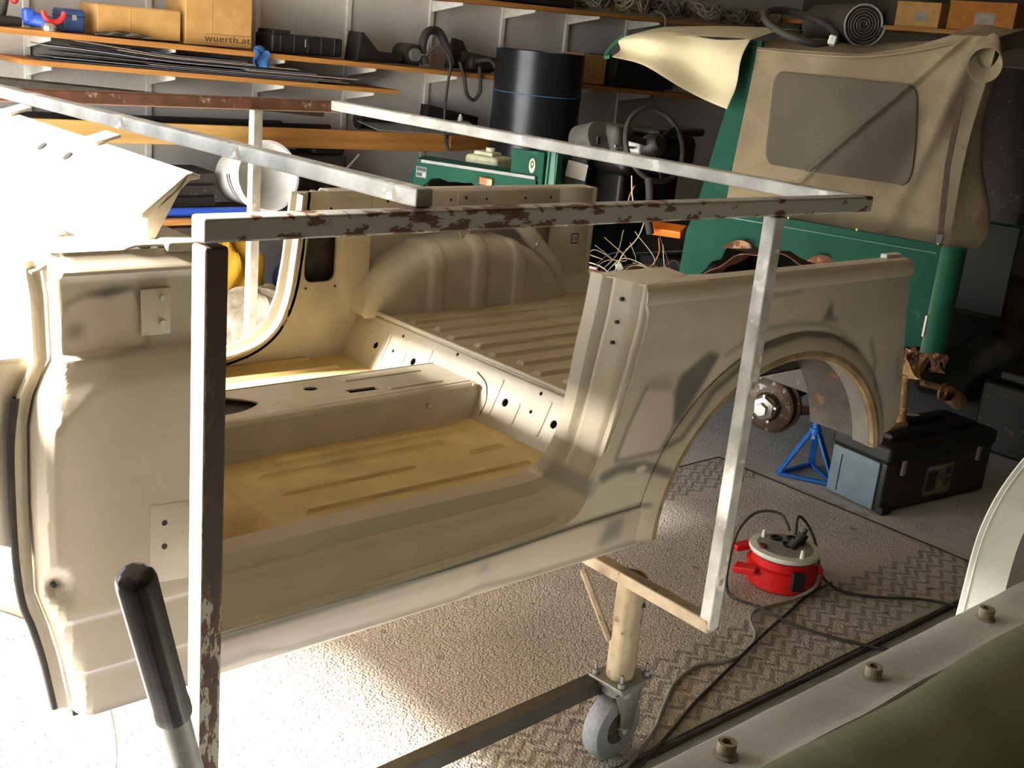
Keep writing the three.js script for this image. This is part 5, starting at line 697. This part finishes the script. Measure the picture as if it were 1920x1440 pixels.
// toolbox
{
  const t = thing('toolbox', 'pale blue-grey toolbox with black lid on the floor', 'toolbox', { at: [3.2, 0, -0.5], turn: -0.12 }); const gb = mat({ a: '#66767e', b: '#5b6a72', size: 0.4, rough: 0.5 }); const L = 0.66, D = 0.26;
  part('body', bx(L, 0.2, D, L / 2, 0.105, -D / 2, 0.012), M.blackPlastic, t); part('side_panel', bx(0.012, 0.19, D * 0.86, -0.004, 0.105, -D / 2 - 0.01, 0.004), gb, t, 'pale blue-grey end panel'); part('side_groove', bx(0.004, 0.15, 0.004, -0.011, 0.1, -D * 0.78, 0.001), M.black, t);
  part('lid', [bx(L + 0.02, 0.07, D + 0.02, L / 2, 0.235, -D / 2, 0.02), bx(L * 0.8, 0.03, D * 0.6, L / 2, 0.28, -D / 2, 0.012)], M.black, t, 'dusty black lid'); part('handle', bx(0.3, 0.022, 0.03, L / 2, 0.305, -D / 2, 0.008), M.blackPlastic, t);
  part('latch', bx(0.02, 0.06, 0.012, 0.09, 0.18, 0.006, 0.003), M.greyPlastic, t); part('latch', bx(0.02, 0.06, 0.012, L - 0.1, 0.18, 0.006, 0.003), M.greyPlastic, t); part('foot', bx(0.06, 0.03, 0.03, 0.03, 0.016, 0.0, 0.006), M.black, t);
  const lb = canvasTex(256, 200, (c) => { c.fillStyle = '#77705a'; c.fillRect(0, 0, 256, 200); c.fillStyle = '#2b2a26'; c.fillRect(22, 40, 92, 130); c.fillStyle = '#4b5a3a'; c.fillRect(128, 60, 50, 50); c.fillStyle = '#1e2440'; c.fillRect(188, 30, 52, 50); c.fillStyle = '#8a8a5c'; c.fillRect(128, 120, 46, 44); c.fillStyle = '#3a463c'; c.fillRect(186, 96, 54, 66); c.fillStyle = '#a49a78'; c.fillRect(20, 12, 150, 14); });
  const lp = new THREE.PlaneGeometry(0.17, 0.125); lp.translate(0.33, 0.1, 0.002); part('product_label', lp, new THREE.MeshPhysicalMaterial({ map: lb, roughness: 0.5 }), t, 'faded picture label', true);
}
// rusty torn brackets and pipe on the toolbox
{
  const r = thing('rusty_exhaust', 'rusty torn exhaust pieces heaped on the toolbox', 'exhaust', { at: [3.3, 0.318, -0.56] }); const tan = mat({ a: '#9a7a50', b: '#7a5c3a', field: 'blot', size: 0.12, rough: 0.9, patches: [['#b59a72', 'mid', 0.7, 0.1]] });
  part('pipe', [rod([0.03, 0.02, 0], [0.025, 0.2, -0.02], 0.024), rod([-0.1, 0.015, 0.02], [0.04, 0.012, 0.02], 0.012)], tan, r); part('torn_plate', sheet((u, v) => [lerp(-0.03, 0.2, u), 0.2 + 0.05 * Math.sin(u * 8 + v * 4) + 0.06 * v, lerp(-0.05, 0.05, v) + 0.02 * Math.sin(u * 17)], 30, 12, 0.003, 0.6), tan, r); part('torn_plate', sheet((u, v) => [lerp(0.02, 0.12, u), 0.27 + 0.09 * v + 0.02 * Math.sin(u * 14), 0.02 * Math.sin(v * 9 + u * 4)], 16, 10, 0.003, 0.6), M.rust, r);
  part('tail_pipe', [lathe([[0.03, 0], [0.035, 0.1], [0.028, 0.13], [0.024, 0.1]], 20).rotateZ(-2.0).translate(0.24, 0.12, 0.06)], tan, r, 'flared tan tail piece'); part('clamp', tr(new THREE.TorusGeometry(0.03, 0.006, 6, 20), 0.2, 0.13, 0.06), M.rust, r); part('arm', rod([0.1, 0.17, 0.02], [0.22, 0.14, 0.06], 0.012), tan, r);
}
// dim heap in the dark corner
single('tarpaulin_heap', crumple(1.1, 0.62, 0.8, 31, 34), mat({ a: '#3f3a2b', b: '#2b281f', field: 'blot', size: 0.3, rough: 0.95 }), 'dim olive tarpaulin heap in the dark corner', 'tarpaulin', { at: [5.2, 0, -1.25] });
{ const c = thing('dark_storage_rack', 'dark metal rack in the unlit corner', 'rack', { at: [6.3, 0, -1.4] }); for (const [x, z] of [[-0.4, -0.6], [0.4, -0.6], [-0.4, 0.6], [0.4, 0.6]]) part('post', bx(0.04, 1.7, 0.04, x, 0.85, z, 0.004), M.darkSteel, c); for (const y of [0.3, 0.8, 1.3, 1.68]) part('shelf', bx(0.84, 0.03, 1.24, 0, y, 0, 0.004), M.oily, c); }
single('engine_crate', [bx2(4.35, 4.95, 0, 0.32, -0.75, -0.2, 0.02), bx2(4.4, 4.9, 0.33, 0.37, -0.7, -0.25, 0.01), rod([4.5, 0.36, -0.5], [4.75, 0.5, -0.45], 0.06), bx2(4.55, 4.75, 0.37, 0.5, -0.4, -0.28, 0.03)], M.oily, 'dark greasy crate with engine parts behind the toolbox', 'crate');
// white curved panel standing behind the green flange
single('curved_white_panel', (() => { const c = new THREE.CatmullRomCurve3([[1.188, 0.004, 0.738], [1.19, 0.2, 0.74], [1.193, 0.4, 0.742], [1.198, 0.62, 0.745], [1.199, 0.761, 0.747], [1.203, 0.889, 0.75], [1.214, 0.957, 0.76], [1.229, 1.006, 0.773], [1.25, 1.05, 0.79], [1.3, 1.1, 0.83]].map((p) => V3(...p))); return [sheet((u, v) => { const p = c.getPointAt(u); return [p.x + 0.052 * v, p.y - 0.01 * v, p.z + 0.046 * v]; }, 80, 6, -0.004, 0.6), tube(c.getPoints(30).map((p) => [p.x + 0.006, p.y, p.z + 0.006]), 0.0012, 60, 5)]; })(), M.white, 'white curved body trim panel standing behind the dusty green flange', 'body panel');
// dusty green flange in the foreground: edge of a second tub
{
  const dust = mat({ a: '#aeaca2', b: '#94918a', field: 'blot', size: 1.1, rough: 0.75, patches: [['#c4c2ba', 'mid', 0.6, 0.14], ['#6f6a5a', 'blot', 0.78, 0.1]], bump: 0.0004, bumpField: 'mid', bumpSize: 0.2 });
  const gr = mat({ a: '#6a7152', b: '#80856c', field: 'blot', size: 0.7, rough: 0.55, patches: [['#8f9285', 'coarse', 0.6, 0.25], ['#5a3d22', 'mid', 0.84, 0.03]], bump: 0.0004, bumpField: 'blot' });
  const t = thing('green_tub_edge', 'dusty green tub edge with a bolted flange in the foreground', 'car body part');
  part('flange', sheet((u, v) => { const pr = [[0.9, 0.934], [0.945, 0.934], [0.949, 0.938], [0.95, 0.944], [0.949, 0.99], [0.952, 1.0], [0.958, 1.006]], k = v * 6, i = Math.min(5, Math.floor(k)), f = k - i; return [lerp(-0.05, 1.7, u), lerp(pr[i][0], pr[i + 1][0], f) + 0.0015 * Math.sin(u * 60) * (i > 1), lerp(pr[i][1], pr[i + 1][1], f)]; }, 80, 24, 0.003, 0.5), dust, t);
  part('side_skin', sheet((u, v) => { const a = v * 1.35; return [lerp(-0.05, 1.7, u), 0.958 - 0.0 + 0.004 * Math.sin(Math.min(1, v * 6) * Math.PI) - 0.32 * v * v - 0.03 * v, 1.006 + 0.3 * Math.sin(a * 0.9) + 0.004 * Math.sin(u * 25)]; }, 60, 30, 0.003, 0), gr, t, 'olive green skin with rust spots');
  part('inner_skin', bx2(-0.05, 1.7, 0.4, 0.91, 0.93, 0.936, 0), gr, t); part('support', [bx2(0.0, 0.1, 0, 0.45, 0.96, 1.1, 0.01), bx2(1.5, 1.6, 0, 0.45, 0.96, 1.1, 0.01)], M.oily, t);
  for (const x of [0.268, 0.527, 0.786, 1.045]) { const b = part('bolt', lathe([[0.0125, 0], [0.0125, 0.004], [0.0095, 0.006], [0.0095, 0.018], [0.0055, 0.018], [0.0055, 0.01], [0, 0.01]], 18, x, 0.949, 0.962), mat({ a: '#8f826c', b: '#776a54', size: 0.05, rough: 0.7 }), t); part('rust_core', tr(new THREE.CylinderGeometry(0.0054, 0.0054, 0.003, 12), x, 0.961, 0.962), M.rust, b); }
}
// trolley jack with its long handle
{
  const j = thing('trolley_jack', 'trolley jack with black-gripped handle standing beside the cowl', 'jack'); const P0 = V3(-0.186, 1.122, 0.634), P1 = V3(-0.094, 0.834, 0.556), d = P1.clone().sub(P0), at = (t) => P0.clone().addScaledVector(d, t).toArray();
  const gripEnd = 0.68;
  const grip = lathe([...Array.from({ length: 9 }, (_, i) => [0.0185 * Math.sin(i / 8 * Math.PI / 2), 0.0165 * (1 - Math.cos(i / 8 * Math.PI / 2))]), [0.0185, 0.19], [0.0195, 0.2], [0.0195, 0.213], [0.016, 0.214]], 28); grip.rotateX(Math.PI / 2); grip.translate(0, 0, -0.107);
  part('grip', alongAxis(grip, P0, P0.clone().addScaledVector(d.clone().normalize(), 0.214)), mat({ a: '#2c2a28', b: '#3a3733', field: 'blot', size: 0.08, rough: 0.42, patches: [['#5d5a54', 'fine', 0.8, 0.1]] }), j, 'worn black rubber grip');
  part('handle_tube', rod(at(0.6), at(3.3), 0.0155, 0.0155, 20), mat({ a: '#a9aba2', b: '#9a9c93', size: 0.15, rough: 0.5, patches: [['#5a4c3a', 'blot', 0.68, 0.05]] }), j, 'chipped grey painted tube');
  part('chassis', [bx(0.026, 0.1, 0.5, 0.125, 0.1, 0.2, 0.01), bx(0.026, 0.1, 0.5, 0.235, 0.1, 0.2, 0.01), bx(0.1, 0.05, 0.1, 0.18, 0.12, 0.36, 0.01)], plainMat('#2d55a5', 0.4), j, 'blue jack body'); part('lift_arm', bar([0.18, 0.12, 0.25], [0.18, 0.2, -0.05], 0.05, 0.05), plainMat('#2d55a5', 0.4), j); part('saddle', lathe([[0, 0], [0.05, 0], [0.055, 0.02], [0.045, 0.02], [0.04, 0.008], [0, 0.008]], 24, 0.18, 0.2, -0.06), M.greyMetal, j);
  for (const [x, z] of [[0.12, 0.44], [0.265, 0.44], [0.12, -0.03], [0.265, -0.03]]) part('wheel', rod([x - 0.015, 0.04, z], [x + 0.015, 0.04, z], 0.04, 0.04, 24), M.greyMetal, j);
}

renderer.render(scene, camera);
